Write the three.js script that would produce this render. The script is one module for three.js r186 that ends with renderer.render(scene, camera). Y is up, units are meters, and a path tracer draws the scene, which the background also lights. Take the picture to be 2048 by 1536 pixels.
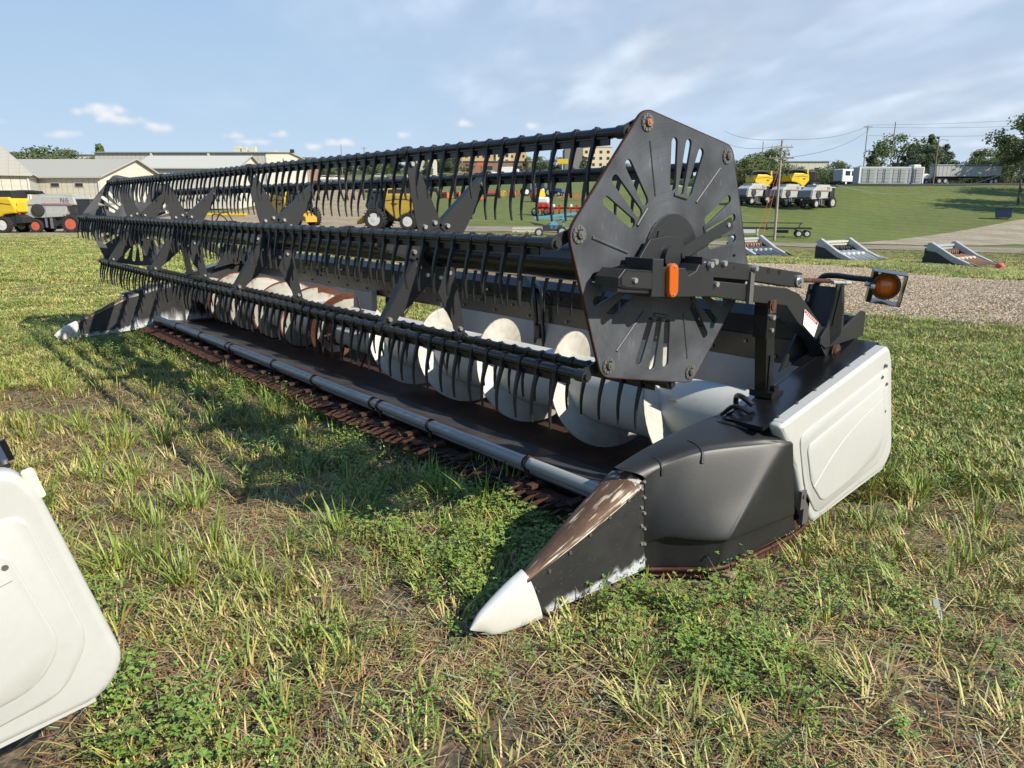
import * as THREE from 'three';
import { mergeGeometries, toCreasedNormals } from 'three/addons/utils/BufferGeometryUtils.js';
import { RoundedBoxGeometry } from 'three/addons/geometries/RoundedBoxGeometry.js';
import { FontLoader } from 'three/addons/loaders/FontLoader.js';
import { TextGeometry } from 'three/addons/geometries/TextGeometry.js';

// ------------------------------------------------------------------ camera, sky, sun, exposure
const scene = new THREE.Scene();
const camera = new THREE.PerspectiveCamera(54.6, 4 / 3, 0.05, 6000);
const EYE = new THREE.Vector3(1.99, 1.6, 4.0315);
const YAW = 0.699, PITCH = 0.2354;
camera.position.copy(EYE);
camera.lookAt(EYE.x - Math.cos(YAW) * Math.cos(PITCH), EYE.y - Math.sin(PITCH), EYE.z - Math.sin(YAW) * Math.cos(PITCH));
const renderer = new THREE.WebGLRenderer({ antialias: true });
renderer.toneMapping = THREE.LinearToneMapping;
renderer.toneMappingExposure = 1.46;
renderer.shadowMap.enabled = true;

const SUN_DIR = new THREE.Vector3(1.22, 1.0, -0.40).normalize();
const sun = new THREE.DirectionalLight(new THREE.Color(1.0, 0.93, 0.79), 5.0);
sun.position.copy(SUN_DIR).multiplyScalar(60); sun.target.position.set(-3, 0, 0);
sun.castShadow = true; sun.shadow.mapSize.set(4096, 4096); sun.shadow.radius = 1;
Object.assign(sun.shadow.camera, { left: -40, right: 40, top: 40, bottom: -40, near: 1, far: 200 });
scene.add(sun, sun.target);

// seeded numbers and noise
let SEED = 12345;
const rnd = () => { SEED = (SEED * 1664525 + 1013904223) >>> 0; return SEED / 4294967296; };
const rr = (a, b) => a + (b - a) * rnd();
const hash = (x, y) => { let n = (Math.imul(x, 374761393) + Math.imul(y, 668265263)) | 0; n = Math.imul(n ^ (n >>> 13), 1274126177); return ((n ^ (n >>> 16)) >>> 0) / 4294967296; };
const sm = (t) => t * t * (3 - 2 * t);
const clamp = (v, a = 0, b = 1) => Math.min(b, Math.max(a, v));
const sstep = (a, b, v) => sm(clamp((v - a) / (b - a)));
const mix = (a, b, t) => a + (b - a) * t;
function vnoise(x, y, p = 0) {   // p: period (0 = none)
  let xi = Math.floor(x), yi = Math.floor(y); const fx = sm(x - xi), fy = sm(y - yi);
  const w = (v) => p ? ((v % p) + p) % p : v;
  const x0 = w(xi), x1 = w(xi + 1), y0 = w(yi), y1 = w(yi + 1);
  return mix(mix(hash(x0, y0), hash(x1, y0), fx), mix(hash(x0, y1), hash(x1, y1), fx), fy);
}
function fbm(x, y, o = 4, p = 0) { let s = 0, a = 0.5, t = 0; for (let i = 0; i < o; i++) { s += a * vnoise(x + i * 17, y + i * 31, p); t += a; a *= 0.5; x *= 2; y *= 2; p *= 2; } return s / t; }

// the sky: air and clouds only
(function sky() {
  const W = 2048, H = 1024, d = new Float32Array(W * H * 4);
  const fwd = Math.atan2(-Math.sin(YAW), -Math.cos(YAW));           // azimuth of the view
  const puffs = [[-0.612, 0.152, .02, .012], [-0.60, 0.165, .012, .01], [-0.482, 0.102, .032, .0085], [-0.462, 0.094, .026, .0075], [-0.425, 0.087, .018, .006], [-.585, .088, .012, .004], [-.52, .076, .02, .004], [-.34, .082, .014, .004], [-.29, .085, .012, .004], [-.32, .074, .02, .004], [-.22, .076, .018, .005], [-.06, .1, .013, .005], [-.14, .086, .012, .004], [0.03, .098, .012, .004], [-.25, .07, .012, .004]];
  for (let j = 0; j < H; j++) {
    const el = (j + 0.5) / H * Math.PI - Math.PI / 2, sy = Math.sin(el), cy = Math.cos(el);
    for (let i = 0; i < W; i++) {
      const az = ((i + 0.5) / W - 0.5) * 2 * Math.PI;
      let rel = az - fwd; while (rel > Math.PI) rel -= 2 * Math.PI; while (rel < -Math.PI) rel += 2 * Math.PI;
      const dx = Math.cos(az) * cy, dz = Math.sin(az) * cy;
      const e = clamp(sy);
      const t = Math.pow(e, 0.5);
      let r = mix(0.48, 0.045, Math.min(1, t * .97)), g = mix(0.59, 0.12, Math.min(1, t * 0.84)), b = mix(0.665, 0.36, Math.min(1, t * .68));
      const toSun = dx * SUN_DIR.x + sy * SUN_DIR.y + dz * SUN_DIR.z, glow = Math.pow(clamp(toSun), 28) * 0.4;
      r += glow; g += glow * 0.96; b += glow * 0.86;
      if (sy > -0.02) {
        const hh = 1 / (Math.max(sy, 0) + 0.09);
        const px = dx * hh, pz = dz * hh;
        // high thin cloud, drawn out along one direction
        const u = px * 0.86 + pz * 0.5, v = -px * 0.5 + pz * 0.86;
        const side = sstep(-0.30, 0.32, rel + 1.2 * (Math.min(sy, .26) - 0.14)) * sstep(3.1, 2.2, Math.abs(rel)) * (1 - .75 * sstep(.3, .75, sy));
        const n1 = fbm(u * 0.5 + 3.1, v * 1.3 + 7.7, 6), n2 = fbm(u * 1.7 + 13, v * 4.2 + 1.7, 6), n3 = fbm(u * 5 + 31, v * 9 + 4, 4), veil = fbm(u * 0.35 + 40, v * 0.6 + 11, 4);
        let c = clamp((n1 - 0.50 + side * 0.20) * 2.6) * (0.22 + 0.78 * side);
        c = c * (0.30 + 0.75 * clamp((n2 - 0.30) * 2.2) + 0.25 * (n3 - .5)) + side * (0.2 + 0.4 * veil);
        c = clamp(c * sstep(0.0, 0.10, sy)) * 0.68;
        const br = 0.43 + 0.22 * clamp((n2 - 0.42) * 2.6) + .12 * (n3 - .5);
        r = mix(r, br * 0.96, c); g = mix(g, br * 1.04, c); b = mix(b, br * 1.18, c);
        // small fair-weather heaps low over the horizon
        let q = 0, ql = 0;
        if (Math.abs(rel) < 0.8) for (const [pa, pe, pw, ph] of puffs) {
          const ax = (rel - pa) / pw, ay = (el - pe) / ph;
          if (Math.abs(ax) > 1.8 || Math.abs(ay) > 2.2) continue;
          const nn = fbm(rel * 95, el * 150, 5) - 0.5;
          const f = 1 - (ax * ax + (ay < 0 ? ay * ay * 3 : ay * ay)) + nn * 2.4;
          if (f > 0) { q = Math.max(q, clamp(f * 1.3) * 0.85); ql = clamp(0.6 + ay * 0.4); }
        }
        if (q) { const w = mix(0.52, 0.68, ql); r = mix(r, w, q); g = mix(g, w, q); b = mix(b, w * 1.03, q); }
      } else { r = 0.16; g = 0.15; b = 0.11; }
      const k = (j * W + i) * 4; d[k] = r; d[k + 1] = g; d[k + 2] = b; d[k + 3] = 1;
    }
  }
  const t = new THREE.DataTexture(d, W, H, THREE.RGBAFormat, THREE.FloatType);
  t.mapping = THREE.EquirectangularReflectionMapping; t.magFilter = THREE.LinearFilter; t.minFilter = THREE.LinearFilter; t.needsUpdate = true;
  scene.background = t; scene.environment = t;
})();

// ------------------------------------------------------------------ geometry helpers
const V = (x, y, z) => new THREE.Vector3(x, y, z);
function boxUV(g) {            // uv in metres, from the side each face looks to
  if (g.index) g = g.toNonIndexed();
  for (const k of Object.keys(g.attributes)) if (!['position', 'normal', 'uv', 'color'].includes(k)) g.deleteAttribute(k);
  if (!g.attributes.normal) g.computeVertexNormals();
  const p = g.attributes.position, uv = new Float32Array(p.count * 2);
  const a = V(), b = V(), c = V(), n = V();
  for (let i = 0; i < p.count; i += 3) {
    a.fromBufferAttribute(p, i); b.fromBufferAttribute(p, i + 1); c.fromBufferAttribute(p, i + 2);
    n.copy(b).sub(a).cross(c.sub(a));
    const x = Math.abs(n.x), y = Math.abs(n.y), z = Math.abs(n.z);
    for (let k = 0; k < 3; k++) {
      const X = p.getX(i + k), Y = p.getY(i + k), Z = p.getZ(i + k);
      const [u, v] = x >= y && x >= z ? [Z, Y] : y >= z ? [X, Z] : [X, Y];
      uv[(i + k) * 2] = u; uv[(i + k) * 2 + 1] = v;
    }
  }
  g.setAttribute('uv', new THREE.BufferAttribute(uv, 2));
  g.clearGroups();
  return g;
}
function plain(g) { if (g.index) g = g.toNonIndexed(); for (const k of Object.keys(g.attributes)) if (!['position', 'normal', 'uv'].includes(k)) g.deleteAttribute(k); if (!g.attributes.normal) g.computeVertexNormals(); g.clearGroups(); return g; }
const merge = (l) => l.length > 1 ? mergeGeometries(l, false) : l[0];
const box = (w, h, d, x = 0, y = 0, z = 0, rx = 0, ry = 0, rz = 0) => { const g = new THREE.BoxGeometry(w, h, d); if (rx) g.rotateX(rx); if (ry) g.rotateY(ry); if (rz) g.rotateZ(rz); return g.translate(x, y, z); };
const rbox = (w, h, d, x = 0, y = 0, z = 0, r = 0.01, seg = 2, ry = 0, rx = 0) => { const g = new RoundedBoxGeometry(w, h, d, seg, Math.min(r, w / 2.01, h / 2.01, d / 2.01)); if (rx) g.rotateX(rx); if (ry) g.rotateY(ry); return g.translate(x, y, z); };
function cyl(a, b, r0, r1 = r0, n = 14, open = false) {
  const A = V(...a), B = V(...b), d = B.clone().sub(A), l = d.length();
  const g = new THREE.CylinderGeometry(r1, r0, l, n, 1, open);
  g.applyQuaternion(new THREE.Quaternion().setFromUnitVectors(V(0, 1, 0), d.normalize()));
  return g.translate((A.x + B.x) / 2, (A.y + B.y) / 2, (A.z + B.z) / 2);
}
const tube = (pts, r, seg = 24, n = 10, closed = false) => new THREE.TubeGeometry(new THREE.CatmullRomCurve3(pts.map((p) => V(...p)), closed, 'centripetal'), seg, r, n, closed);
const bar = (a, b, w, h) => { const A = V(...a), B = V(...b), d = B.clone().sub(A), g = new THREE.BoxGeometry(w, h, d.length()); const m = new THREE.Matrix4().lookAt(A, B, V(0, 1, 0)); g.applyMatrix4(m); return g.translate((A.x + B.x) / 2, (A.y + B.y) / 2, (A.z + B.z) / 2); };
// outline in (z, y), pushed out along x from x0 to x1
function sideX(pts, x0, x1, bevel = 0, holes = [], bseg = 2) {
  const s = new THREE.Shape(pts.map(([z, y]) => new THREE.Vector2(z, y)));
  for (const h of holes) s.holes.push(new THREE.Path(h.map(([z, y]) => new THREE.Vector2(z, y))));
  const g = new THREE.ExtrudeGeometry(s, { depth: Math.max(1e-4, x1 - x0 - 2 * bevel), bevelEnabled: bevel > 0, bevelSize: bevel, bevelThickness: bevel, bevelOffset: -bevel, bevelSegments: bseg, curveSegments: 10, steps: 1 });
  g.translate(0, 0, bevel); g.rotateY(Math.PI / 2); g.scale(1, 1, -1); flip(g);     // (z,y) plane
  return g.translate(x0, 0, 0);
}
function flip(g) { if (g.index) { const a = g.index.array; for (let i = 0; i < a.length; i += 3) { const t = a[i]; a[i] = a[i + 2]; a[i + 2] = t; } } else { for (const k of Object.keys(g.attributes)) { const at = g.attributes[k], s = at.itemSize, a = at.array; for (let i = 0; i < at.count; i += 3) for (let q = 0; q < s; q++) { const t = a[i * s + q]; a[i * s + q] = a[(i + 2) * s + q]; a[(i + 2) * s + q] = t; } } } g.computeVertexNormals(); return g; }
function mirrorX(g, about) { g = g.clone(); const p = g.attributes.position, n = g.attributes.normal; for (let i = 0; i < p.count; i++) { p.setX(i, 2 * about - p.getX(i)); if (n) n.setX(i, -n.getX(i)); } if (g.index) { const a = g.index.array; for (let i = 0; i < a.length; i += 3) { const t = a[i]; a[i] = a[i + 2]; a[i + 2] = t; } } else for (const k of Object.keys(g.attributes)) { const at = g.attributes[k], s = at.itemSize, a = at.array; for (let i = 0; i < at.count; i += 3) for (let q = 0; q < s; q++) { const t = a[i * s + q]; a[i * s + q] = a[(i + 2) * s + q]; a[(i + 2) * s + q] = t; } } return g; }
// smooth sheet through a grid of control points rows[k][m]
function loft(rows, su = 8, sv = 8, closedRow = false) {
  const R = rows.length, M = rows[0].length, nu = (R - 1) * su, nv = (closedRow ? M : M - 1) * sv, pos = [], uv = [], idx = [];
  const cr = (a, b, c, d, t) => 0.5 * ((2 * b) + (-a + c) * t + (2 * a - 5 * b + 4 * c - d) * t * t + (-a + 3 * b - 3 * c + d) * t * t * t);
  const get = (k, m) => rows[clamp(k, 0, R - 1)][closedRow ? ((m % M) + M) % M : clamp(m, 0, M - 1)];
  const at = (k, v) => { const m = Math.min(Math.floor(v), (closedRow ? M : M - 1) - 1), t = v - m; return [0, 1, 2].map((q) => cr(get(k, m - 1)[q], get(k, m)[q], get(k, m + 1)[q], get(k, m + 2)[q], t)); };
  for (let i = 0; i <= nu; i++) { const uu = i / su, k = Math.min(Math.floor(uu), R - 2), t = uu - k;
    for (let j = 0; j <= nv; j++) { const v = j / sv, P = [at(k - 1, v), at(k, v), at(k + 1, v), at(k + 2, v)]; for (let q = 0; q < 3; q++) pos.push(cr(P[0][q], P[1][q], P[2][q], P[3][q], t)); uv.push(i / nu, j / nv); } }
  for (let i = 0; i < nu; i++) for (let j = 0; j < nv; j++) { const a = i * (nv + 1) + j, b = a + 1, c = a + nv + 1, e = c + 1; idx.push(a, c, b, b, c, e); }
  const g = new THREE.BufferGeometry(); g.setAttribute('position', new THREE.Float32BufferAttribute(pos, 3)); g.setAttribute('uv', new THREE.Float32BufferAttribute(uv, 2)); g.setIndex(idx); g.computeVertexNormals();
  return g;
}

// ------------------------------------------------------------------ naming helpers
const taken = {};
function numbered(n) { if (!(n in taken)) { taken[n] = 0; return n; } taken[n]++; return n + '_' + String(taken[n]).padStart(3, '0'); }
function shine(m) { m.castShadow = true; m.receiveShadow = true; return m; }
function part(name, geos, mat, parent, opt = {}) {
  const l = (Array.isArray(geos) ? geos : [geos]).map((g) => opt.keepUV ? plain(g) : boxUV(g));
  const m = shine(new THREE.Mesh(merge(l), mat)); m.name = name; if (opt.label) m.userData.label = opt.label; if (opt.kind) m.userData.kind = opt.kind;
  if (parent) parent.add(m); return m;
}
function again(src, parent, x = 0, y = 0, z = 0) { const m = shine(new THREE.Mesh(src.geometry, src.material)); m.name = src.name; m.position.set(x, y, z); parent.add(m); return m; }
function tag(o, label, category, group, kind) { o.userData.label = label; if (category) o.userData.category = category; if (group) o.userData.group = group; if (kind) o.userData.kind = kind; return o; }
function thing(name, label, category, [x, y, z] = [0, 0, 0], turn = 0, group) { const o = new THREE.Group(); o.name = numbered(name); o.position.set(x, y, z); o.rotation.y = turn; scene.add(o); return tag(o, label, category, group); }
function copyOf(src, label, [x, y, z], turn, group) { const o = src.clone(); o.name = numbered(src.name.replace(/_\d{3}$/, '')); o.position.set(x, y, z); o.rotation.y = turn; o.userData = { ...src.userData, label }; if (group) o.userData.group = group; scene.add(o); return o; }
function setting(name, geo, mat, label) { const m = shine(new THREE.Mesh(geo, mat)); m.name = name; m.userData = { kind: 'structure', label, category: 'ground' }; scene.add(m); return m; }
// ------------------------------------------------------------------ textures and materials
function dataTex(n, fn, srgb = true, m = n) {
  const a = new Uint8Array(n * m * 4);
  for (let j = 0; j < m; j++) for (let i = 0; i < n; i++) { const c = fn(i / n, j / m), k = (j * n + i) * 4; for (let q = 0; q < 3; q++) { const v = Array.isArray(c) ? c[q] : c; a[k + q] = clamp(v) * 255; } a[k + 3] = 255; }
  const t = new THREE.DataTexture(a, n, m, THREE.RGBAFormat); t.wrapS = t.wrapT = THREE.RepeatWrapping; t.magFilter = THREE.LinearFilter; t.minFilter = THREE.LinearMipmapLinearFilter; t.generateMipmaps = true; if (srgb) t.colorSpace = THREE.SRGBColorSpace; t.needsUpdate = true; return t;
}
const rep = (t, r, ry = r) => { const c = t.clone(); c.repeat.set(r, ry); c.needsUpdate = true; return c; };
const mixc = (a, b, t) => [mix(a[0], b[0], t), mix(a[1], b[1], t), mix(a[2], b[2], t)];
const L = (r, g, b) => new THREE.Color().setRGB(r, g, b);

const T = {};
// specks and faint wear on dark paint (1 tile = 1 m)
T.paint = dataTex(512, (u, v) => { const n = fbm(u * 8, v * 8, 4, 8), f = fbm(u * 64, v * 64, 2, 64), s = hash(Math.floor(u * 256), Math.floor(v * 256)); let k = 0.80 + 0.2 * n + (f - 0.5) * 0.12; return s > 0.9985 ? [1, .98, .92] : [k, k, k * 0.99]; });
T.paintRough = dataTex(512, (u, v) => { const n = fbm(u * 6, v * 6, 4, 6), f = fbm(u * 40 + 5, v * 40, 3, 40); return 0.55 + 0.35 * n + 0.2 * (f - 0.5); }, false);
T.dull = dataTex(512, (u, v) => { const n = fbm(u * 5, v * 5, 5, 5), d = fbm(u * 24, v * 24, 3, 24); const k = 0.90 + 0.10 * n - 0.035 * clamp((d - 0.60) * 4); return [k, k * 0.99, k * 0.965]; });
T.clean = dataTex(512, (u, v) => { const n = fbm(u * 3, v * 3, 4, 3), d = fbm(u * 60, v * 60, 2, 60), s = hash(Math.floor(u * 220), Math.floor(v * 220)); const k = .955 + .03 * n + .02 * (d - .5); return [k, k, k * .985]; });
T.rust = dataTex(512, (u, v) => { const n = fbm(u * 8, v * 8, 5, 8), m = fbm(u * 40, v * 40, 3, 40); return mixc(mixc([.26, .15, .11], [.46, .27, .18], clamp(n * 1.3 - .1)), [.6, .4, .28], clamp((m - .62) * 4)); });
T.grain = dataTex(256, (u, v) => 0.5 + (fbm(u * 60, v * 60, 2, 60) - 0.5) * 1.2, false);
// wire-brushed and scuffed steel plate: curved scratches round the hub
T.scuff = dataTex(1024, (u, v) => { const x = u - .5, y = v - .5, r = Math.hypot(x, y), a = Math.atan2(y, x); const s = vnoise(r * 420, a * 2.2 + 5), s2 = vnoise(r * 90, a * 3 + 50), n = fbm(u * 9, v * 9, 4); const sp = vnoise(u * 190, v * 30) > .86 && vnoise(u * 14 + 4, v * 14) > .55 ? .12 : 0; const k = .70 + (s - .5) * .09 * (s2 > .5 ? 1 : .3) + (n - .5) * .42 + sp + .12 * clamp((fbm(u * 3 + 8, v * 3, 3) - .5) * 3); return [k, k * 1.01, k * 1.03]; });
// auger flighting: u along the turn, v from the tube out to the rim
const flightTex = (edge, rustiness) => dataTex(1024, (u, v) => { const n = fbm(u * 24, v * 3, 4), f = fbm(u * 160, v * 14, 3), st = fbm(u * 90, v * 1.2 + 9, 3); const lim = 1 - edge * (0.3 + 1.1 * n) - 0.03 * f; const k = 0.86 - 0.1 * fbm(u * 40, v * 5 + 3, 3); let c = [k, k * .985, k * .945]; const r = clamp((v - lim) * 18) + rustiness * clamp((st - .60) * 6) * clamp(v * 1.4 - .2); return mixc(c, mixc([.30, .16, .10], [.50, .29, .17], f), clamp(r)); }, true, 256);
T.flightHeavy = flightTex(0.5, 0.9); T.flightClean = flightTex(0.012, 0.12); T.flightRust = flightTex(0.14, 0.45);
T.pan = dataTex(512, (u, v) => { const n = fbm(u * 6, v * 6, 5, 6), f = fbm(u * 3, v * 50, 3); const k = .26 + .13 * n + .07 * (f - .5); return mixc([k, k, k * 1.02], [.34, .22, .15], clamp((fbm(u * 4 + 9, v * 4, 4, 4) - .58) * 5)); });
T.panRust = dataTex(512, (u, v) => { const n = fbm(u * 8, v * 8, 5, 8), f = fbm(u * 50, v * 8, 3); return mixc(mixc([.22, .14, .10], [.42, .26, .16], n), [.16, .13, .12], clamp((f - .6) * 4)); });
T.soil = dataTex(1024, (u, v) => { const n = fbm(u * 8, v * 8, 5, 8), f = fbm(u * 90, v * 90, 3, 90), g = fbm(u * 240, v * 240, 2, 240); const k = .72 + .34 * (n - .5) + .42 * (f - .5) + .35 * (g - .5); return [k * 1.02, k, k * .95]; });
T.lawn = dataTex(1024, (u, v) => { const n = fbm(u * 6, v * 6, 5, 6), f = fbm(u * 120, v * 120, 3, 120), s = fbm(u * 260, v * 260, 2, 260), y = fbm(u * 14 + 3, v * 14, 4, 14); const k = .55 + .4 * (n - .5) + .62 * (f - .5) + .5 * (s - .5); return mixc([k * .86, k * .98, k * .62], [k * 1.16, k * 1.02, k * .72], clamp((y - .4) * 3)); });
T.gravel = (() => { const N = 70, pts = []; for (let j = 0; j < N; j++) for (let i = 0; i < N; i++) pts.push([hash(i, j + 900), hash(i + 300, j), hash(i + 77, j + 31)]);
  return dataTex(1024, (u, v) => { const X = u * N, Y = v * N, xi = Math.floor(X), yi = Math.floor(Y); let b = 9, c = 9, id = 0; for (let q = -1; q < 2; q++) for (let p = -1; p < 2; p++) { const a = ((xi + p) % N + N) % N, e = ((yi + q) % N + N) % N, P = pts[e * N + a], dx = xi + p + P[0] - X, dy = yi + q + P[1] - Y, d = dx * dx + dy * dy; if (d < b) { c = b; b = d; id = P[2]; } else if (d < c) c = d; } const edge = clamp((Math.sqrt(c) - Math.sqrt(b)) * 4); const k = (.42 + .5 * id) * (.55 + .45 * edge); return mixc([k, k * .9, k * .74], [k * 1.05, k * .98, k * .9], hash(Math.floor(id * 9999), 3)); }); })();
T.dirt = dataTex(512, (u, v) => { const n = fbm(u * 6, v * 6, 5, 6), f = fbm(u * 130, v * 130, 2, 130); const k = .78 + .25 * (n - .5) + .5 * (f - .5); return [k, k * .97, k * .9]; });

const std = (o) => new THREE.MeshStandardMaterial({ roughness: 0.6, metalness: 0, side: THREE.DoubleSide, ...o });
const M = {
  black: std({ color: L(.011, .0115, .0125), map: T.paint, roughness: .5, roughnessMap: T.paintRough }),
  blackGloss: std({ color: L(.009, .0095, .011), map: T.paint, roughness: .32, roughnessMap: T.paintRough }),
  reelBlack: std({ color: L(.0075, .008, .0095), map: T.paint, roughness: .42, roughnessMap: T.paintRough }),
  tine: std({ color: L(.009, .009, .0105), roughness: .5 }),
  plate: std({ color: L(.125, .131, .145), roughness: .48, metalness: .1 }),
  armGrey: std({ color: L(.023, .0245, .028), map: T.dull, roughness: .42, metalness: .1 }),
  plastic: std({ color: L(.0185, .0192, .021), map: T.paint, roughness: .47, bumpMap: rep(T.grain, 5), bumpScale: .00012 }),
  white: std({ color: L(.445, .45, .445), map: T.clean, roughness: .42 }),
  whiteTip: std({ color: L(.57, .565, .54), map: T.clean, roughness: .28 }),
  augerWhite: std({ color: L(.53, .53, .515), map: T.dull, roughness: .5 }),
  flightClean: std({ color: L(.74, .735, .72), map: T.flightClean, roughness: .48 }),
  flightRust: std({ color: L(.76, .75, .72), map: T.flightRust, roughness: .62 }),
  flightHeavy: std({ color: L(.66, .64, .61), map: T.flightHeavy, roughness: .75 }),
  sheetGrey: std({ color: L(.29, .295, .305), map: T.dull, roughness: .5 }),
  tubeGrey: std({ color: L(.33, .35, .375), map: T.dull, roughness: .38, metalness: .15 }),
  rust: std({ color: L(.45, .44, .45), map: rep(T.rust, 3), roughness: .88 }),
  edgeWear: std({ color: L(.42, .36, .32), map: rep(T.rust, 5), roughness: .6, metalness: .3 }),
  bolt: std({ color: L(.62, .62, .61), roughness: .32, metalness: .85 }),
  boltDull: std({ color: L(.16, .155, .15), roughness: .5, metalness: .6 }),
  rustBolt: std({ color: L(.30, .13, .075), roughness: .85 }),
  pan: std({ color: L(.55, .56, .6), map: T.pan, roughness: .42, metalness: .2 }),
  panRust: std({ color: L(.56, .54, .52), map: rep(T.panRust, 1.2), roughness: .75 }),
  amber: new THREE.MeshPhysicalMaterial({ color: L(.46, .085, .006), roughness: .22, clearcoat: .6, clearcoatRoughness: .1, side: THREE.DoubleSide }),
  amberLens: new THREE.MeshPhysicalMaterial({ color: L(.62, .14, .008), roughness: .2, clearcoat: .7, clearcoatRoughness: .1, side: THREE.DoubleSide }),
  wood: std({ color: L(.30, .21, .14), map: T.dull, roughness: .85 }),
  cream: std({ color: L(.72, .68, .45), roughness: .5 }),
  brass: std({ color: L(.58, .56, .5), roughness: .35, metalness: .6 }),
};
M.plate.map = T.scuff;
// ------------------------------------------------------------------ the lie of the land
const FH = V(-Math.cos(YAW), 0, -Math.sin(YAW)), RH = V(Math.sin(YAW), 0, -Math.cos(YAW));
const place = (c, d) => { const t = (c - 1024) / 1530; return [EYE.x + FH.x * d + RH.x * d * t, EYE.z + FH.z * d + RH.z * d * t]; };   // bearing mark c, d metres out
const TURN = Math.atan2(FH.x, FH.z) + Math.PI;      // a thing turned by this looks to the place the photograph was taken from
const ROWS = [0, 10, 16, 20, 26, 32, 40, 52, 60, 68, 76, 86, 100, 118, 130, 145, 180, 270, 400, 700, 3000];
const COLS = [
  [-900, [0, 0, 0, -.05, -.1, -.2, -.35, -.6, -.75, -.9, -1, -1, -.9, -.7, -.4, 0, 1, 5, 10, 16, 20]],
  [200, [0, 0, 0, -.05, -.12, -.22, -.4, -.65, -.8, -.92, -1, -1, -.85, -.5, -.2, 0, 1, 6, 12, 20, 22]],
  [700, [0, 0, 0, -.05, -.1, -.2, -.38, -.58, -.66, -.68, -.64, -.55, -.2, .4, 1.0, 2, 4, 10.3, 17, 22, 24]],
  [1050, [0, 0, 0, 0, -.1, -.3, -.6, -.95, -1.0, -.9, -.62, -.1, .6, 1.6, 2.3, 3.2, 4.8, 10, 18.5, 24, 26]],
  [1500, [0, 0, 0, -.02, -.25, -.6, -1.15, -1.85, -2.2, -2.25, -2.1, -1.65, -.55, 1.06, 2.3, 4.3, 5.4, 6.6, 9, 14, 18]],
  [1720, [0, 0, 0, -.03, -.42, -.82, -1.35, -2.1, -2.42, -2.45, -2.3, -1.75, -.5, 1.7, 3.4, 5.5, 5.9, 6.4, 9, 13, 16]],
  [2048, [0, 0, -.0, -.3, -.8, -1.25, -1.8, -2.42, -2.6, -2.55, -2.35, -1.5, .2, 2.2, 3.9, 5.7, 6, 6.5, 8, 12, 14]],
  [3000, [0, 0, 0, -.3, -.8, -1.25, -1.8, -2.4, -2.5, -2.4, -2.1, -1.3, .3, 2.2, 3.9, 5.7, 6, 6.5, 8, 12, 14]]];
const slopes = COLS.map(([, h]) => { const n = h.length, d = [], m = []; for (let i = 0; i < n - 1; i++) d.push((h[i + 1] - h[i]) / (ROWS[i + 1] - ROWS[i])); for (let i = 0; i < n; i++) m.push(i === 0 || i === n - 1 ? 0 : d[i - 1] * d[i] <= 0 ? 0 : 2 * d[i - 1] * d[i] / (d[i - 1] + d[i])); return m; });
function colH(c, D) { const h = COLS[c][1], m = slopes[c]; if (D >= ROWS[ROWS.length - 1]) return h[h.length - 1]; let i = 0; while (D > ROWS[i + 1]) i++; const w = ROWS[i + 1] - ROWS[i], t = (D - ROWS[i]) / w, t2 = t * t, t3 = t2 * t; return (2 * t3 - 3 * t2 + 1) * h[i] + (t3 - 2 * t2 + t) * w * m[i] + (-2 * t3 + 3 * t2) * h[i + 1] + (t3 - t2) * w * m[i + 1]; }
function land(x, z) {
  const dx = x - EYE.x, dz = z - EYE.z, f = dx * FH.x + dz * FH.z, r = dx * RH.x + dz * RH.z;
  const th = Math.atan2(r, f), tc = clamp(th, -.95, .95), R = Math.hypot(f, r), D = R * Math.cos(tc), c = 1024 + 1530 * Math.tan(tc);
  let i = 0; while (i < COLS.length - 2 && c > COLS[i + 1][0]) i++;
  const t = clamp((c - COLS[i][0]) / (COLS[i + 1][0] - COLS[i][0]));
  let h = mix(colH(i, D), colH(i + 1, D), sm(t)) * (1 - sstep(1.6, 2.6, Math.abs(th)) * .9);
  return h + (R < 26 ? (fbm(x * .9, z * .9, 3) - .5) * .05 * sstep(26, 14, R) * (1 - .5 * sstep(0, 1, R < 1 ? 1 : 0)) : 0);
}
const at = (c, d, up = 0) => { const [x, z] = place(c, d); return [x, land(x, z) + up, z]; };

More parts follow.
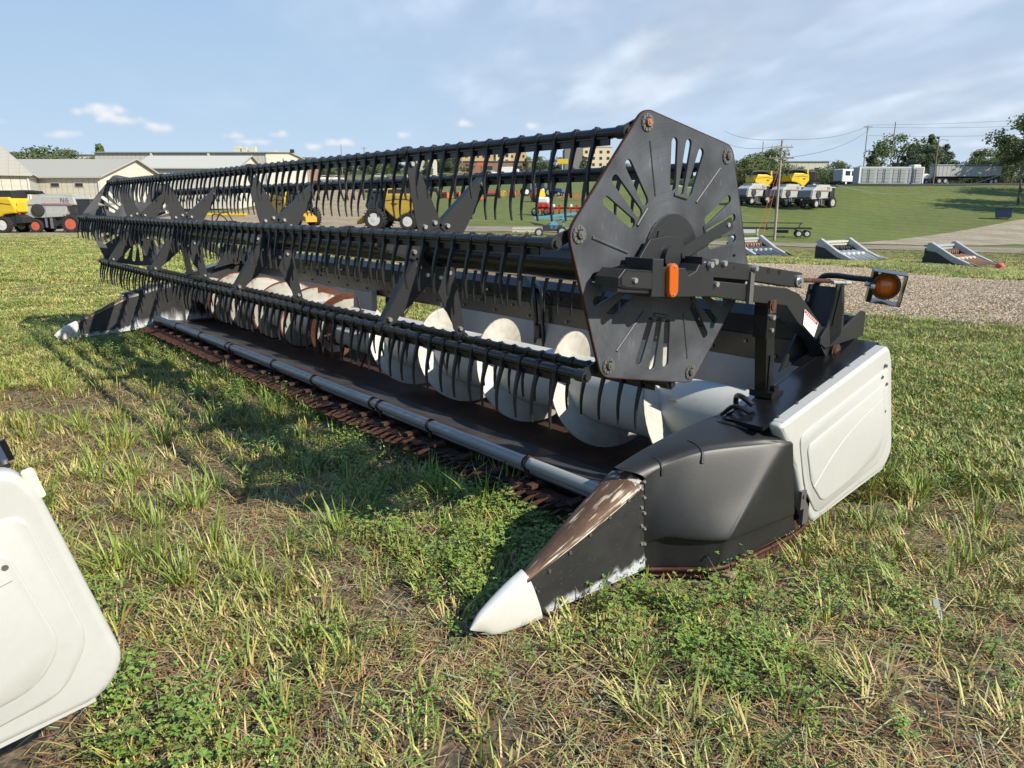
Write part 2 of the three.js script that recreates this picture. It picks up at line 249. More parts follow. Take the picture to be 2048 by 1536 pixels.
// how the field is made up: 0..1 amounts of bare soil, dry grass, green grass and alfalfa
function cover(x, z) {
  const n1 = fbm(x * .55 + 4, z * .55 + 9, 3), n2 = fbm(x * 1.3 + 40, z * 1.3 + 3, 3), n3 = fbm(x * .8 + 70, z * .8 + 21, 3), n4 = fbm(x * 2.6 + 7, z * 2.6 + 5, 2);
  const dx = x - EYE.x, dz = z - EYE.z, R = Math.hypot(dx, dz);
  const strip = x < -.1 && x > -9.5 ? Math.exp(-Math.pow((z - 1.98) / .48, 2)) : 0;         // lush strip in front of the knife
  const nearTip = Math.exp(-(Math.pow((x - .75) / .55, 2) + Math.pow((z - 1.75) / .7, 2)));
  const farTip = Math.exp(-(Math.pow((x + 8.8) / 1.6, 2) + Math.pow((z - 2.9) / .9, 2)));
  let alf = clamp((n3 - .57) * 5) * .7 + strip * clamp((n2 - .30) * 3) * .95 + nearTip * .75 * clamp((n4 - .46) * 5) + farTip * .8;
  const track = Math.exp(-Math.pow((z - 2.72 + .09 * (x + 1) - .2 * (n2 - .5)) / .2, 2)) * (x < .6 && x > -9 ? 1.1 : .3);
  let bare = clamp((n1 - .47) * 5) * .85 + track + .75 * Math.exp(-(Math.pow((x - .45) / .9, 2) + Math.pow((z - 2.95) / .5, 2))) + .5 * Math.exp(-(Math.pow((x - 1.6) / .8, 2) + Math.pow((z - 1.2) / .8, 2)));
  bare *= 1 - .85 * strip; alf = clamp(alf * (1 - .75 * clamp(bare)) + strip * .28);
  const dry = clamp(.35 + (n2 - .45) * 2.2 + .5 * Math.exp(-Math.pow((z - 3.3) / .8, 2)) - alf * .7);
  const green = clamp(.50 + .3 * strip + (n4 - .45) * 2 + (n3 - .5) * .8 - dry * .3);
  return { bare: clamp(bare), dry, green, alf, R };
}
(function terrain() {
  const ths = []; for (let a = -Math.PI; a < Math.PI - 1e-6;) { ths.push(a); a += Math.abs(a) < .78 ? .0085 : .06; }
  const rs = [0]; let r = .35; while (r < 4200) { rs.push(r); r *= r < 4 ? 1.09 : r < 30 ? 1.05 : r < 220 ? 1.035 : 1.12; }
  const pos = [], col = [], uv = [], idx = [], n = ths.length;
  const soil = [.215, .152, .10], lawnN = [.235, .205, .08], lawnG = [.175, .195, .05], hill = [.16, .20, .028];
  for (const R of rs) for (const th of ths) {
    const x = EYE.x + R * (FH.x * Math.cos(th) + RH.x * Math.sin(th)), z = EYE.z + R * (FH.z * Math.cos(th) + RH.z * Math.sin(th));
    pos.push(x, land(x, z), z); uv.push(x / 3.2, z / 3.2);
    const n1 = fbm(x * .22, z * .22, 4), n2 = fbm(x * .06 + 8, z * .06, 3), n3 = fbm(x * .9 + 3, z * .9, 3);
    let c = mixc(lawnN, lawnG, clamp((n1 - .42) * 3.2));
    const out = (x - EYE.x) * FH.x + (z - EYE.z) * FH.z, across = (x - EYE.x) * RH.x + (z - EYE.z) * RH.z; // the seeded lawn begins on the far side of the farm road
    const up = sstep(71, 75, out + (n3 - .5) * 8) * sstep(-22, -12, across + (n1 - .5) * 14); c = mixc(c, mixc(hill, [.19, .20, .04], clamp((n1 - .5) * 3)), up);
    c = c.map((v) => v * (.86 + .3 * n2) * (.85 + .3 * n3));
    const thin = sstep(-.12, .22, 1 - Math.pow((x + 1.5) / 9, 2) - Math.pow((z - 2.6) / 5.5, 2) + (fbm(x * 1.4 + 9, z * 1.4, 4) - .5) * 1.5); c = mixc(c, soil.map((v) => v * (.8 + .4 * n3)), thin);   // thin sward with bare soil where the headers stand
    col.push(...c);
  }
  for (let i = 0; i < rs.length - 1; i++) for (let j = 0; j < n; j++) { const a = i * n + j, b = i * n + (j + 1) % n; idx.push(a, a + n, b, b, a + n, b + n); }
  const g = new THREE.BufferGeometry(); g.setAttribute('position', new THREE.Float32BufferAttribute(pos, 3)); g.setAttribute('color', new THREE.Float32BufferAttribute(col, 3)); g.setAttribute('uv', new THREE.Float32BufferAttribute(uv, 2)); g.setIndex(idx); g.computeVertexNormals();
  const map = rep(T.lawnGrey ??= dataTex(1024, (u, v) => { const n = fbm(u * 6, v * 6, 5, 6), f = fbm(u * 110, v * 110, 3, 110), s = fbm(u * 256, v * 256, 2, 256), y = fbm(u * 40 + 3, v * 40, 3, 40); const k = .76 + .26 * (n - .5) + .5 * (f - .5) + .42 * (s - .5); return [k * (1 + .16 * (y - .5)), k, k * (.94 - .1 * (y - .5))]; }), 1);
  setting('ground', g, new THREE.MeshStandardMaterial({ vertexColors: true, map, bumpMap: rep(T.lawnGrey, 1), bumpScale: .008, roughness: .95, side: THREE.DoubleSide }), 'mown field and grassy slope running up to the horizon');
})();
// sheets laid on the land: rows of [bearing, near edge, far edge]
function sheet(name, rows, lift, mat, label, tile, step = 16, sd = 10, wob = 0) {
  const pos = [], uv = [], idx = []; let cols = 0;
  for (let i = 0; i < rows.length - 1; i++) { const [c0, a0, b0] = rows[i], [c1, a1, b1] = rows[i + 1], n = Math.max(1, Math.ceil(Math.abs(c1 - c0) / step)); for (let k = 0; k < n + (i === rows.length - 2 ? 1 : 0); k++) { const t = k / n, c = mix(c0, c1, t), w = wob * (fbm(c * .045, 3, 4) - .5), w2 = wob * (fbm(c * .05, 60, 4) - .5), a = mix(a0, a1, t) + w, b = mix(b0, b1, t) + w2; cols++; for (let q = 0; q <= sd; q++) { const d = mix(a, b, q / sd), [x, z] = place(c, d); pos.push(x, land(x, z) + lift, z); uv.push(x / tile, z / tile); } } }
  for (let i = 0; i < cols - 1; i++) for (let q = 0; q < sd; q++) { const a = i * (sd + 1) + q, b = a + sd + 1; idx.push(a, b, a + 1, a + 1, b, b + 1); }
  const g = new THREE.BufferGeometry(); g.setAttribute('position', new THREE.Float32BufferAttribute(pos, 3)); g.setAttribute('uv', new THREE.Float32BufferAttribute(uv, 2)); g.setIndex(idx); g.computeVertexNormals();
  return setting(name, g, mat, label);
}
const gravelEdge = [[900, 16, 23], [1480, 13.2, 22.6], [1625, 11.6, 22.2], [1742, 10.8, 20.2], [1888, 10.3, 18.3], [2048, 9.75, 16.6], [2400, 8.8, 14.5], [3000, 8, 12.8]];
sheet('gravel_strip', gravelEdge, .012, std({ color: L(.52, .39, .25), map: T.gravel, bumpMap: T.gravel, bumpScale: .02, roughness: .95 }), 'coarse tan gravel band across the grass', 2.6, 12, 16, .8);
const dirtM = std({ color: L(.47, .39, .28), map: T.dirt, roughness: .95 });
sheet('dirt_road', [[600, 72, 80], [900, 70.5, 78.5], [1300, 72.5, 78], [1560, 73, 77.2], [1750, 71, 76], [2048, 67, 73.5], [2600, 62, 70]], .05, std({ color: L(.36, .325, .265), map: T.dirt, roughness: .95 }), 'narrow pale farm road crossing behind the corn heads', 5, 14, 6, .8);
sheet('gravel_yard', [[-500, 55, 118], [160, 58, 120], [300, 64, 124], [420, 69, 128], [560, 71.5, 140], [680, 72, 150], [760, 73, 112], [880, 76, 82]], .04, dirtM, 'pale gravel yard where the combines are parked', 6, 14, 24, .8);
sheet('yard_lane', [[575, 138, 300], [640, 125, 300], [720, 112, 190], [745, 112, 135]], .06, dirtM, 'gravel lane climbing to the town', 6, 8, 30, .5);
sheet('gravel_lot', [[1720, 77.3, 78.5], [1800, 76.5, 81.5], [1900, 75.6, 87], [1980, 76, 92], [2048, 77, 97], [2300, 74, 108], [2700, 72, 118]], .05, std({ color: L(.46, .41, .33), map: T.dirt, roughness: .95 }), 'wide pale gravel apron beside the dumpster', 6, 10, 20, 1);
sheet('asphalt_lot', [[1600, 143, 150], [1660, 141, 158], [1800, 139.5, 166], [2000, 139, 170], [2400, 136, 175]], .05, std({ color: L(.055, .055, .058), map: T.dirt, roughness: .9 }), 'dark asphalt lot holding trailers at the hilltop', 6, 12, 10);
// ------------------------------------------------------------------ the grain header (x along the cut, z to the front)
const MID = -4.15;                                   // middle of its length
const header = thing('grain_header', 'long black and white grain header with six-bat reel, white auger and rusty knife', 'harvester header', [0, 0, 0]);
T.scuff.repeat.set(.77, .77); T.scuff.offset.set(.5 - 1.501 * .77, .5 - 1.393 * .77);
const REEL = { y: 1.353, z: 1.598, r: 0.55, ph: 1.2538 }, ECC = { y: 1.393, z: 1.501, r: 0.55, ph: 1.2361 };
const ang = (k) => REEL.ph + k * Math.PI / 3;
const batAt = (k) => [REEL.y + REEL.r * Math.sin(ang(k)), REEL.z + REEL.r * Math.cos(ang(k))];
const boltAt = (k) => { const a = ECC.ph + k * Math.PI / 3; return [ECC.y + ECC.r * Math.sin(a), ECC.z + ECC.r * Math.cos(a)]; };

function sweepRect(secs) {      // secs: [y, z, halfX, halfZ]
  const pos = [], idx = [];
  for (const [y, z, a, b] of secs) pos.push(-a, y, z - b, a, y, z - b, a, y, z + b, -a, y, z + b);
  for (let i = 0; i < secs.length - 1; i++) for (let k = 0; k < 4; k++) { const a = i * 4 + k, b = i * 4 + (k + 1) % 4; idx.push(a, b, a + 4, b, b + 4, a + 4); }
  const n = (secs.length - 1) * 4; idx.push(0, 2, 1, 0, 3, 2, n, n + 1, n + 2, n, n + 2, n + 3);
  const g = new THREE.BufferGeometry(); g.setAttribute('position', new THREE.Float32BufferAttribute(pos, 3)); g.setIndex(idx);
  const h = g.toNonIndexed(); h.computeVertexNormals(); return h;
}
const tineSecs = []; for (let i = 0; i <= 8; i++) { const t = i / 8; tineSecs.push([-0.012 - 0.232 * t, 0.004 + .022 * t + 0.024 * Math.sin(t * 2.7), mix(0.0085, 0.0036, t), i === 0 ? .02 : mix(0.0125, 0.0042, Math.pow(t, .5))]); }
const tineGeo = merge([sweepRect(tineSecs), cyl([-.014, 0, 0], [.014, 0, 0], .0248, .0248, 12), box(.008, .01, .022, 0, .0225, 0)].map(boxUV));
const SPACE = 0.1143, tinesX = []; for (let x = -0.175; x > -8.2; x -= SPACE) tinesX.push(x);
const spare = []; let single = 0;
const bats = [];
for (const k of [0, 5, 4, 1, 3, 2]) {
  const [y, z] = batAt(k), bat = part('reel_bat', [cyl([-8.24, 0, 0], [-0.06, 0, 0], .0205, .0205, 16), box(8.1, .03, .006, MID, -.031, .004), box(8.1, .006, .03, MID, -.018, .002)], M.reelBlack, header);
  bat.position.set(0, y, z); bats.push(bat);
  for (const x of tinesX) {
    const j = (hash(Math.round(x * 900), k + 5) - .5) * .12 + (hash(Math.round(x * 900), k + 50) > .97 ? .25 : 0), own = k !== 2 && single < 300;
    if (own) { const m = shine(new THREE.Mesh(tineGeo, M.tine)); m.name = 'tine'; m.position.x = x; m.rotation.x = j; m.rotation.z = (hash(Math.round(x * 700), k) - .5) * .09; bat.add(m); single++; }
    else spare.push(tineGeo.clone().rotateX(j).translate(x, y, z));
  }
}
part('rear_tines', spare, M.tine, header, { keepUV: true, kind: 'stuff' });
// centre tube and spiders
part('reel_tube', [cyl([-8.2, REEL.y, REEL.z], [-.03, REEL.y, REEL.z], .09, .09, 32), cyl([-4.2, REEL.y, REEL.z], [-4.12, REEL.y, REEL.z], .1, .1, 28)], M.blackGloss, header);
const spiderX = [-1.58, -3.82, -6.1, -7.82];
const hubPts = []; for (let i = 0; i < 48; i++) { const a = i / 48 * Math.PI * 2, r = .178 + .012 * Math.cos(a * 6 + .6) - (Math.cos(a * 6 - ang(0) * 6) < -.86 ? .02 : 0); hubPts.push([r * Math.cos(a), r * Math.sin(a)]); }
for (const sx of spiderX) {
  const hub = part('spider_hub', sideX(hubPts, -.006, .006), M.armGrey, header); hub.position.set(sx, REEL.y, REEL.z);
  for (let k = 0; k < 6; k++) {
    const a = ang(k), c = Math.cos(a), s = Math.sin(a), P = (r, t) => [r * c - t * s, r * s + t * c];
    const wav = [[.115, .082], [.2, .078], [.30, .062], [.335, .066], [.36, .055], [.44, .04], [.475, .043], [.50, .032], [.535, .026]];
    const side = (k % 2) ? 1 : -1;
    const pts = [...wav.map(([r, t]) => P(r, side * t)), P(.535, -side * .024), P(.115, -side * .08)];
    const f0 = P(.13, -side * .078), f1 = P(.52, -side * .026);
    const arm = part('spider_arm', [sideX(pts, .007, .0135), bar([-.014, f0[1], f0[0]], [-.014, f1[1], f1[0]], .05, .006)], M.armGrey, header);
    arm.position.set(sx, REEL.y, REEL.z);
    for (const [r, t] of [[.15, .035], [.15, -.035], [.49, 0]]) { const q = P(r, t); part('bolt', [cyl([.0135, q[1], q[0]], [.028, q[1], q[0]], .0135, .012, 8)], M.bolt, arm); }
    const e = P(.55, 0); part('clamp', [cyl([-.026, e[1], e[0]], [.026, e[1], e[0]], .034, .034, 14), box(.03, .05, .02, .0, e[1] - s * .04, e[0] - c * .04)], M.black, arm);
  }
}
const stitched = (pts, r) => { const o = []; const n = pts.length; for (let i = 0; i < n; i++) { const p = pts[i], a = pts[(i + n - 1) % n], b = pts[(i + 1) % n]; const va = [a[0] - p[0], a[1] - p[1]], vb = [b[0] - p[0], b[1] - p[1]], la = Math.hypot(...va), lb = Math.hypot(...vb), q = Math.min(p[2] ?? r, la * .45, lb * .45); const A = [p[0] + va[0] / la * q, p[1] + va[1] / la * q], B = [p[0] + vb[0] / lb * q, p[1] + vb[1] / lb * q]; for (let t = 0; t <= 6; t++) { const u = t / 6; o.push([(1 - u) * (1 - u) * A[0] + 2 * u * (1 - u) * p[0] + u * u * B[0], (1 - u) * (1 - u) * A[1] + 2 * u * (1 - u) * p[1] + u * u * B[1]]); } } return o; };
// the six-cornered end plate with its slots
function makeEndPlate() {
  const cz = ECC.z, cy = ECC.y, at = (r, a) => [cz + r * Math.cos(a), cy + r * Math.sin(a)];
  const corners = []; for (let k = 0; k < 6; k++) corners.push([...at(.606, ECC.ph + k * Math.PI / 3), .05]);
  const holes = [];
  for (let k = 0; k < 6; k++) for (const o of [-1, 0, 1]) {
    const a0 = ECC.ph + (k + .5) * Math.PI / 3, a = a0 + o * .20, r0 = .272 + (o ? .012 : 0), r1 = o ? .455 : .462, w = .019, h = [];
    const d = [Math.cos(a), Math.sin(a)], n = [-d[1], d[0]];
    for (let t = 0; t <= 6; t++) { const b = Math.PI / 2 - t / 6 * Math.PI; h.push([cz + d[0] * (r1 + w * Math.cos(b)) + n[0] * w * Math.sin(b), cy + d[1] * (r1 + w * Math.cos(b)) + n[1] * w * Math.sin(b)]); }
    for (let t = 0; t <= 6; t++) { const b = -Math.PI / 2 - t / 6 * Math.PI; h.push([cz + d[0] * (r0 + w * Math.cos(b)) + n[0] * w * Math.sin(b), cy + d[1] * (r0 + w * Math.cos(b)) + n[1] * w * Math.sin(b)]); }
    holes.push(h);
  }
  const eye = []; for (let t = 0; t < 32; t++) eye.push(at(.115, -t / 32 * Math.PI * 2)); holes.push(eye);
  const out = { plate: [sideX(stitched(corners, .05), -.006, .006, .0015, holes, 1)], rim: [], ribs: [], bolts: [], nuts: [], links: [] };
  // bare worn line round the edge
  const ed = stitched(corners, .05); for (let i = 0; i < ed.length; i++) { const a = ed[i], b = ed[(i + 1) % ed.length]; if (Math.hypot(a[0] - b[0], a[1] - b[1]) > 1e-4) out.rim.push(bar([0, a[1], a[0]], [0, b[1], b[0]], .0128, .004)); }
  for (let k = 0; k < 6; k++) {
    const a = ECC.ph + k * Math.PI / 3, p = at(.48, a), q = at(.27, a - .09);
    out.ribs.push(cyl([.004, p[1], p[0]], [.004, q[1], q[0]], .0075, .0075, 8));
    const b = a + Math.PI / 6, u = at(.252, b - .17), v = at(.252, b + .17); out.ribs.push(cyl([.004, u[1], u[0]], [.004, v[1], v[0]], .009, .009, 8));
    const [by, bz] = boltAt(k); out.bolts.push([by, bz]);
  }
  const ring = []; for (let t = 0; t < 40; t++) ring.push(at(.175, t / 40 * Math.PI * 2)); const ring2 = []; for (let t = 0; t < 40; t++) ring2.push(at(.128, -t / 40 * Math.PI * 2));
  out.hub = [sideX(ring, .006, .016, .003, [ring2], 1)];
  const disc = []; for (let t = 0; t < 36; t++) disc.push(at(.128, t / 36 * Math.PI * 2)); out.disc = [sideX(disc, -.03, -.016)];
  return out;
}
function endPlate(m) {
  const o = makeEndPlate(), g = (l) => l.map((q) => m(q));
  const pl = part('end_plate', g(o.plate), M.plate, header, { label: 'six-sided dark grey steel plate with radial slots' });
  part('worn_edge', g(o.rim), M.edgeWear, pl); for (const r of o.ribs) part('rib', m(r), M.plate, pl);
  part('hub_ring', g(o.hub), M.armGrey, pl); part('hub_disc', g(o.disc), M.black, pl);
  o.bolts.forEach(([y, z], k) => {
    const wash = []; for (let t = 0; t < 10; t++) { const a = t / 10 * Math.PI * 2; wash.push(box(.006, .012, .012, .010, y + .026 * Math.sin(a), z + .026 * Math.cos(a))); }
    part('bearing', m(merge([cyl([.006, y, z], [.0105, y, z], .034, .034, 18), ...wash].map(plain))), M.boltDull, pl);
    part('bearing_seal', m(cyl([.0105, y, z], [.0125, y, z], .022, .022, 16)), M.black, pl);
    part('bolt', m(merge([cyl([.0125, y, z], [.022, y, z], .015, .014, 12), cyl([.022, y, z], [.025, y, z], .007, .007, 6)].map(plain))), k === 0 ? M.rustBolt : M.boltDull, pl);
    const [by, bz] = batAt(k);           // crank from the bat to the plate
    part('crank', m(merge([bar([-.035, by, bz], [-.035, y, z], .012, .045), cyl([-.06, by, bz], [-.012, by, bz], .026, .026, 14), cyl([-.045, y, z], [-.004, y, z], .02, .02, 12), cyl([-.012, by, bz], [.0, by, bz], .016, .016, 8)].map(plain))), M.armGrey, pl);
  });
}
const same = (g) => plain(g), mirrored = (g) => mirrorX(plain(g), MID);
endPlate(same); endPlate(mirrored);

// ---- auger
M.rustPatch = std({ map: dataTex(512, (u, v) => { const n = fbm(u * 4, v * 4, 5, 4), f = fbm(u * 30, v * 30, 3, 30); const k = .74; return mixc([k, k * .98, k * .95], mixc([.32, .17, .10], [.52, .31, .19], f), clamp((n - .44) * 9)); }), color: L(.7, .69, .68), roughness: .75 });
const AUG = { y: .452, z: .64, r: .348, t: .2 };
part('auger_tube', [cyl([-8.4, AUG.y, AUG.z], [.11, AUG.y, AUG.z], AUG.t, AUG.t, 40)], M.augerWhite, header);
function helix(x0, x1, xf, pitch, dir) {     // xf: a place where the rim points straight to the front
  const n = Math.ceil(Math.abs(x1 - x0) / pitch * 44), pos = [], uv = [], idx = [], th = .004;
  for (let i = 0; i <= n; i++) { const x = mix(x0, x1, i / n), a = -dir * (x - xf) / pitch * Math.PI * 2; 
    for (const [q, r] of [[-1, AUG.t - .004], [-1, AUG.r], [1, AUG.r], [1, AUG.t - .004]]) { pos.push(x + q * th, AUG.y + r * Math.sin(a), AUG.z + r * Math.cos(a)); uv.push(x / 1.4, r > .25 ? .999 : 0.001); } }
  for (let i = 0; i < n; i++) for (const [a, b] of [[0, 1], [1, 2], [2, 3]]) { const p = i * 4; idx.push(p + a, p + b, p + 4 + a, p + b, p + 4 + b, p + 4 + a); }
  const e = n * 4; idx.push(0, 2, 1, 0, 3, 2, e, e + 1, e + 2, e, e + 2, e + 3);
  const g = new THREE.BufferGeometry(); g.setAttribute('position', new THREE.Float32BufferAttribute(pos, 3)); g.setAttribute('uv', new THREE.Float32BufferAttribute(uv, 2)); g.setIndex(idx);
  const h = toCreasedNormals(g.toNonIndexed(), .6); return h;
}
part('flighting', helix(-.32, -3.6, -1.251, .745, 1), M.flightClean, header, { keepUV: true, label: 'clean white auger flighting' });
part('flighting', helix(-7.95, -5.15, -4.608, .724, -1), M.flightRust, header, { keepUV: true, label: 'rust-edged auger flighting' });
part('flighting', helix(-5.15, -4.42, -4.608, .724, -1), M.flightHeavy, header, { keepUV: true, label: 'heavily rusted auger flighting by the feed opening' });
part('rusty_sleeve', [cyl([-5.0, AUG.y, AUG.z], [-4.45, AUG.y, AUG.z], AUG.t + .003, AUG.t + .003, 36, true)], M.rustPatch, header);
for (const x of [-.56, -1.31, -2.06, -2.8]) for (const a of [.55, 3.3]) { const xx = x - a / 6.283 * .745 + .19, s = Math.sin(a), c = Math.cos(a), B = (r, dx) => [xx + dx, AUG.y + r * s, AUG.z + r * c]; const g = new THREE.BufferGeometry(); const p = [...B(.198, -.07), ...B(.198, .0), ...B(.31, 0)]; g.setAttribute('position', new THREE.Float32BufferAttribute(p, 3)); g.setIndex([0, 1, 2]); part('flight_gusset', g, M.augerWhite, header); }
for (let i = 0; i < 12; i++) { const a = i * 2.4 + .4, x = -3.72 - (i % 6) * .145, s = Math.sin(a), c = Math.cos(a); part('auger_finger', [cyl([x, AUG.y + .18 * s, AUG.z + .18 * c], [x, AUG.y + .345 * s, AUG.z + .345 * c], .0085, .0085, 8)], M.rust, header); part('finger_guide', [cyl([x, AUG.y + .196 * s, AUG.z + .196 * c], [x, AUG.y + .208 * s, AUG.z + .208 * c], .034, .03, 10)], M.rust, header); }
for (const a of [0.2, 2.3, 4.4]) { const s = Math.sin(a), c = Math.cos(a); part('access_cover', [bar([-4.3, AUG.y + .203 * s, AUG.z + .203 * c], [-3.9, AUG.y + .203 * s, AUG.z + .203 * c], .16, .006)], M.sheetGrey, header); }

// ---- floor, trough and back
const profile = (pts, x0, x1) => { const pos = [], idx = []; pts.forEach(([z, y]) => pos.push(x0, y, z, x1, y, z)); for (let i = 0; i < pts.length - 1; i++) { const a = i * 2; idx.push(a, a + 1, a + 2, a + 1, a + 3, a + 2); } const g = new THREE.BufferGeometry(); g.setAttribute('position', new THREE.Float32BufferAttribute(pos, 3)); g.setIndex(idx); g.computeVertexNormals(); return g; };
for (let i = 0; i < 7; i++) { const a = .05 - i * 1.2, b = Math.max(a - 1.21, -8.36), l = (i % 2) * .003; part('floor_panel', [profile([[1.46, .158 + l], [1.40, .175 + l], [1.2, .14 + l], [1.0, .105 + l]], b, a), profile([[1.46, .15 + l], [1.0, .097 + l]], b, a)], M.pan, header); }
const trough = [[1.02, .1], [.9, .078], [.75, .066], [.6, .068], [.45, .085], [.34, .125], [.275, .2]];
part('trough', profile(trough, -8.42, .12), M.panRust, header);
const backP = [[.275, .2], [.235, .34], [.2, .52], [.165, .72]];
for (const [a, b] of [[-3.52, .12], [-8.42, -4.78]]) part('back_sheet', [profile(backP, a, b), profile(backP.map(([z, y]) => [z - .01, y]), a, b)], M.sheetGrey, header);
for (const x of [-3.52, -4.78]) part('opening_post', [box(.03, .66, .06, x, .42, .2)], M.sheetGrey, header);
const beam = part('back_beam', sideX([[.16, .70], [.15, .975], [.1, 1.03], [.0, 1.02], [-.03, .98], [-.03, .74], [.0, .70]], -8.42, .12, .006), M.blackGloss, header);
part('beam_plate', [box(8.4, .13, .006, MID, .79, .163), box(8.4, .008, .012, MID, .858, .164)], M.black, beam);
for (let x = -.25; x > -8.3; x -= .43) for (const [y, q] of [[.755, 0], [.82, .2], [.915, .1]]) { part('bolt', [cyl([x - q, y, .16], [x - q, y, .178], .011, .010, 6)], M.boltDull, beam); }
part('hose_bundle', [tube([[-2.3, .55, .18], [-2.28, .75, .2], [-2.3, .9, .2], [-2.45, 1.02, .1], [-3, 1.06, -.05]], .018, 30), tube([[-2.2, .5, .18], [-2.2, .78, .21], [-2.24, .95, .18], [-2.5, 1.05, .05]], .016, 30), cyl([-2.25, .6, .2], [-2.25, .7, .2], .04, .034, 12)], M.black, header);
part('rear_frame', [box(8.3, .12, .12, MID, .2, -.1), box(.14, .8, .14, -3.4, .5, -.12), box(.14, .8, .14, -4.9, .5, -.12)], M.black, header);

// ---- knife and guards
M.blade = std({ color: L(.07, .052, .042), map: T.rust, roughness: .6, metalness: .4 });
const gz = 1.49, gy = .098;
part('knife_beam', [box(7.95, .05, .07, MID, gy - .015, gz - .01), box(7.95, .012, .10, MID, gy + .014, gz + .02)], M.rust, header);
const guardG = merge([sweepGuard(), box(.026, .012, .03, 0, .012, .0)].map(boxUV));
function sweepGuard() { const g = sweepRect([[0, 0, .013, .014], [.06, 0, .0105, .012], [.10, .002, .007, .008], [.142, -.006, .0018, .003]]); g.rotateX(Math.PI / 2); return g; }
for (let x = -.22; x > -8.1; x -= .0762) { const m = shine(new THREE.Mesh(guardG, M.rust)); m.name = 'knife_guard'; m.position.set(x, gy + .012 + .004 * Math.sin(x * 60), gz + .06); m.rotation.x = .06 + .03 * Math.sin(x * 23); header.add(m); }
const secG = boxUV(new THREE.ExtrudeGeometry(new THREE.Shape([new THREE.Vector2(-.036, 0), new THREE.Vector2(.036, 0), new THREE.Vector2(.012, .07), new THREE.Vector2(-.012, .07)]), { depth: .003, bevelEnabled: false }).rotateX(Math.PI / 2));
for (let x = -.25; x > -8.1; x -= .0762) { const m = shine(new THREE.Mesh(secG, M.blade)); m.name = 'knife_section'; m.position.set(x + .012, gy + .032, gz + .055); header.add(m); }
for (let x = -.5; x > -8; x -= .305) part('hold_down_clip', [box(.05, .018, .09, x, gy + .045, gz + .03), cyl([x, gy + .05, gz - .005], [x, gy + .062, gz - .005], .012, .01, 6)], M.rust, header);
const pipe = part('crop_pipe', [cyl([-8.1, .215, 1.455], [-.2, .215, 1.455], .035, .035, 24)], M.tubeGrey, header, { label: 'light grey pipe lying over the knife' });
for (const x of [-.947, -1.9, -2.534, -2.64, -3.59, -4.4, -5.436, -5.548, -6.36, -7.2]) part('pipe_clamp', [new THREE.TorusGeometry(.0365, .006, 8, 22).rotateY(Math.PI / 2).translate(x, .215, 1.455), new THREE.TorusGeometry(.0365, .005, 8, 22).rotateY(Math.PI / 2).translate(x + .02, .215, 1.455), box(.03, .07, .012, x, .165, 1.455)], M.rust, pipe);

// ---- the two ends: panel, deck, hood, divider, reel arm
const panelPts = stitched([[1.134, .659, .03], [.128, .904, .06], [.075, .83, .08], [-.066, .30, .07], [.0, .208, .08], [.40, .162, .3], [.755, .094, .05], [.885, .262, .05], [.985, .47, .1]], .03);
const inset = (pts, d) => { const n = pts.length, o = []; for (let i = 0; i < n; i++) { let a = pts[(i + n - 3) % n], b = pts[(i + 3) % n], tx = b[0] - a[0], ty = b[1] - a[1], l = Math.hypot(tx, ty); const s = area(pts) > 0 ? 1 : -1; o.push([pts[i][0] - ty / l * d * s, pts[i][1] + tx / l * d * s]); } return o.filter((p) => { let m = 9; for (let i = 0; i < n; i++) { const a = pts[i], b = pts[(i + 1) % n], ux = b[0] - a[0], uy = b[1] - a[1], q = ux * ux + uy * uy, t = q ? clamp(((p[0] - a[0]) * ux + (p[1] - a[1]) * uy) / q) : 0; m = Math.min(m, Math.hypot(p[0] - a[0] - ux * t, p[1] - a[1] - uy * t)); } return m > d * .94; }); };
function area(p) { let s = 0; for (let i = 0; i < p.length; i++) { const a = p[i], b = p[(i + 1) % p.length]; s += a[0] * b[1] - b[0] * a[1]; } return s; }
const wall = (pts, y0) => { const pos = [], idx = []; pts.forEach(([x, z, y]) => pos.push(x, y0, z, x, y, z)); for (let i = 0; i < pts.length - 1; i++) { const a = i * 2; idx.push(a, a + 2, a + 1, a + 1, a + 2, a + 3); } const g = new THREE.BufferGeometry(); g.setAttribute('position', new THREE.Float32BufferAttribute(pos, 3)); g.setIndex(idx); g.computeVertexNormals(); return g; };
const deckY = (z) => .664 + .243 * (1.134 - z);
// side face of the divider: black paint, rubbed to bright metal along the lower edge
T.divider = dataTex(512, (u, v) => { const n = fbm(u * 12, v * 3, 4), f = fbm(u * 60, v * 14, 3), sp = hash(Math.floor(u * 300), Math.floor(v * 170)); let k = .19 + .05 * fbm(u * 9, v * 9, 3); let c = [k, k, k * 1.02]; const band = clamp((.17 + .26 * (n - .3) - v) * 11) * clamp((u - .02) * 20); c = mixc(c, [.83, .85, .87], clamp(band * (f > .36 ? 1 : .75))); if (sp > .9975) c = [.55, .55, .54]; return c; });
T.roll = dataTex(512, (u, v) => { const n = fbm(u * 5, v * 5 + 2, 5), f = fbm(u * 6, v * 26, 4), g = fbm(u * 70, v * 30, 3); let c = mixc([.29, .205, .155], [.50, .39, .30], clamp(n * 1.1 - .1 + (g - .5) * .4)); const side = Math.abs(v - .5) * 2; c = mixc(c, [.78, .74, .66], clamp((f * .55 + fbm(u * 9 + 3, v * 7, 4) * .45 - .585 + side * .09) * 8)); return mixc(c, [.72, .72, .70], clamp((u - .0) < .12 ? (fbm(u * 30, v * 14 + 5, 3) - .48) * 6 : 0)); });
M.dividerSide = std({ color: L(.8, .8, .8), map: T.divider, roughness: .42, metalness: .15 });
M.roll = std({ color: L(.85, .84, .83), map: T.roll, roughness: .72 });
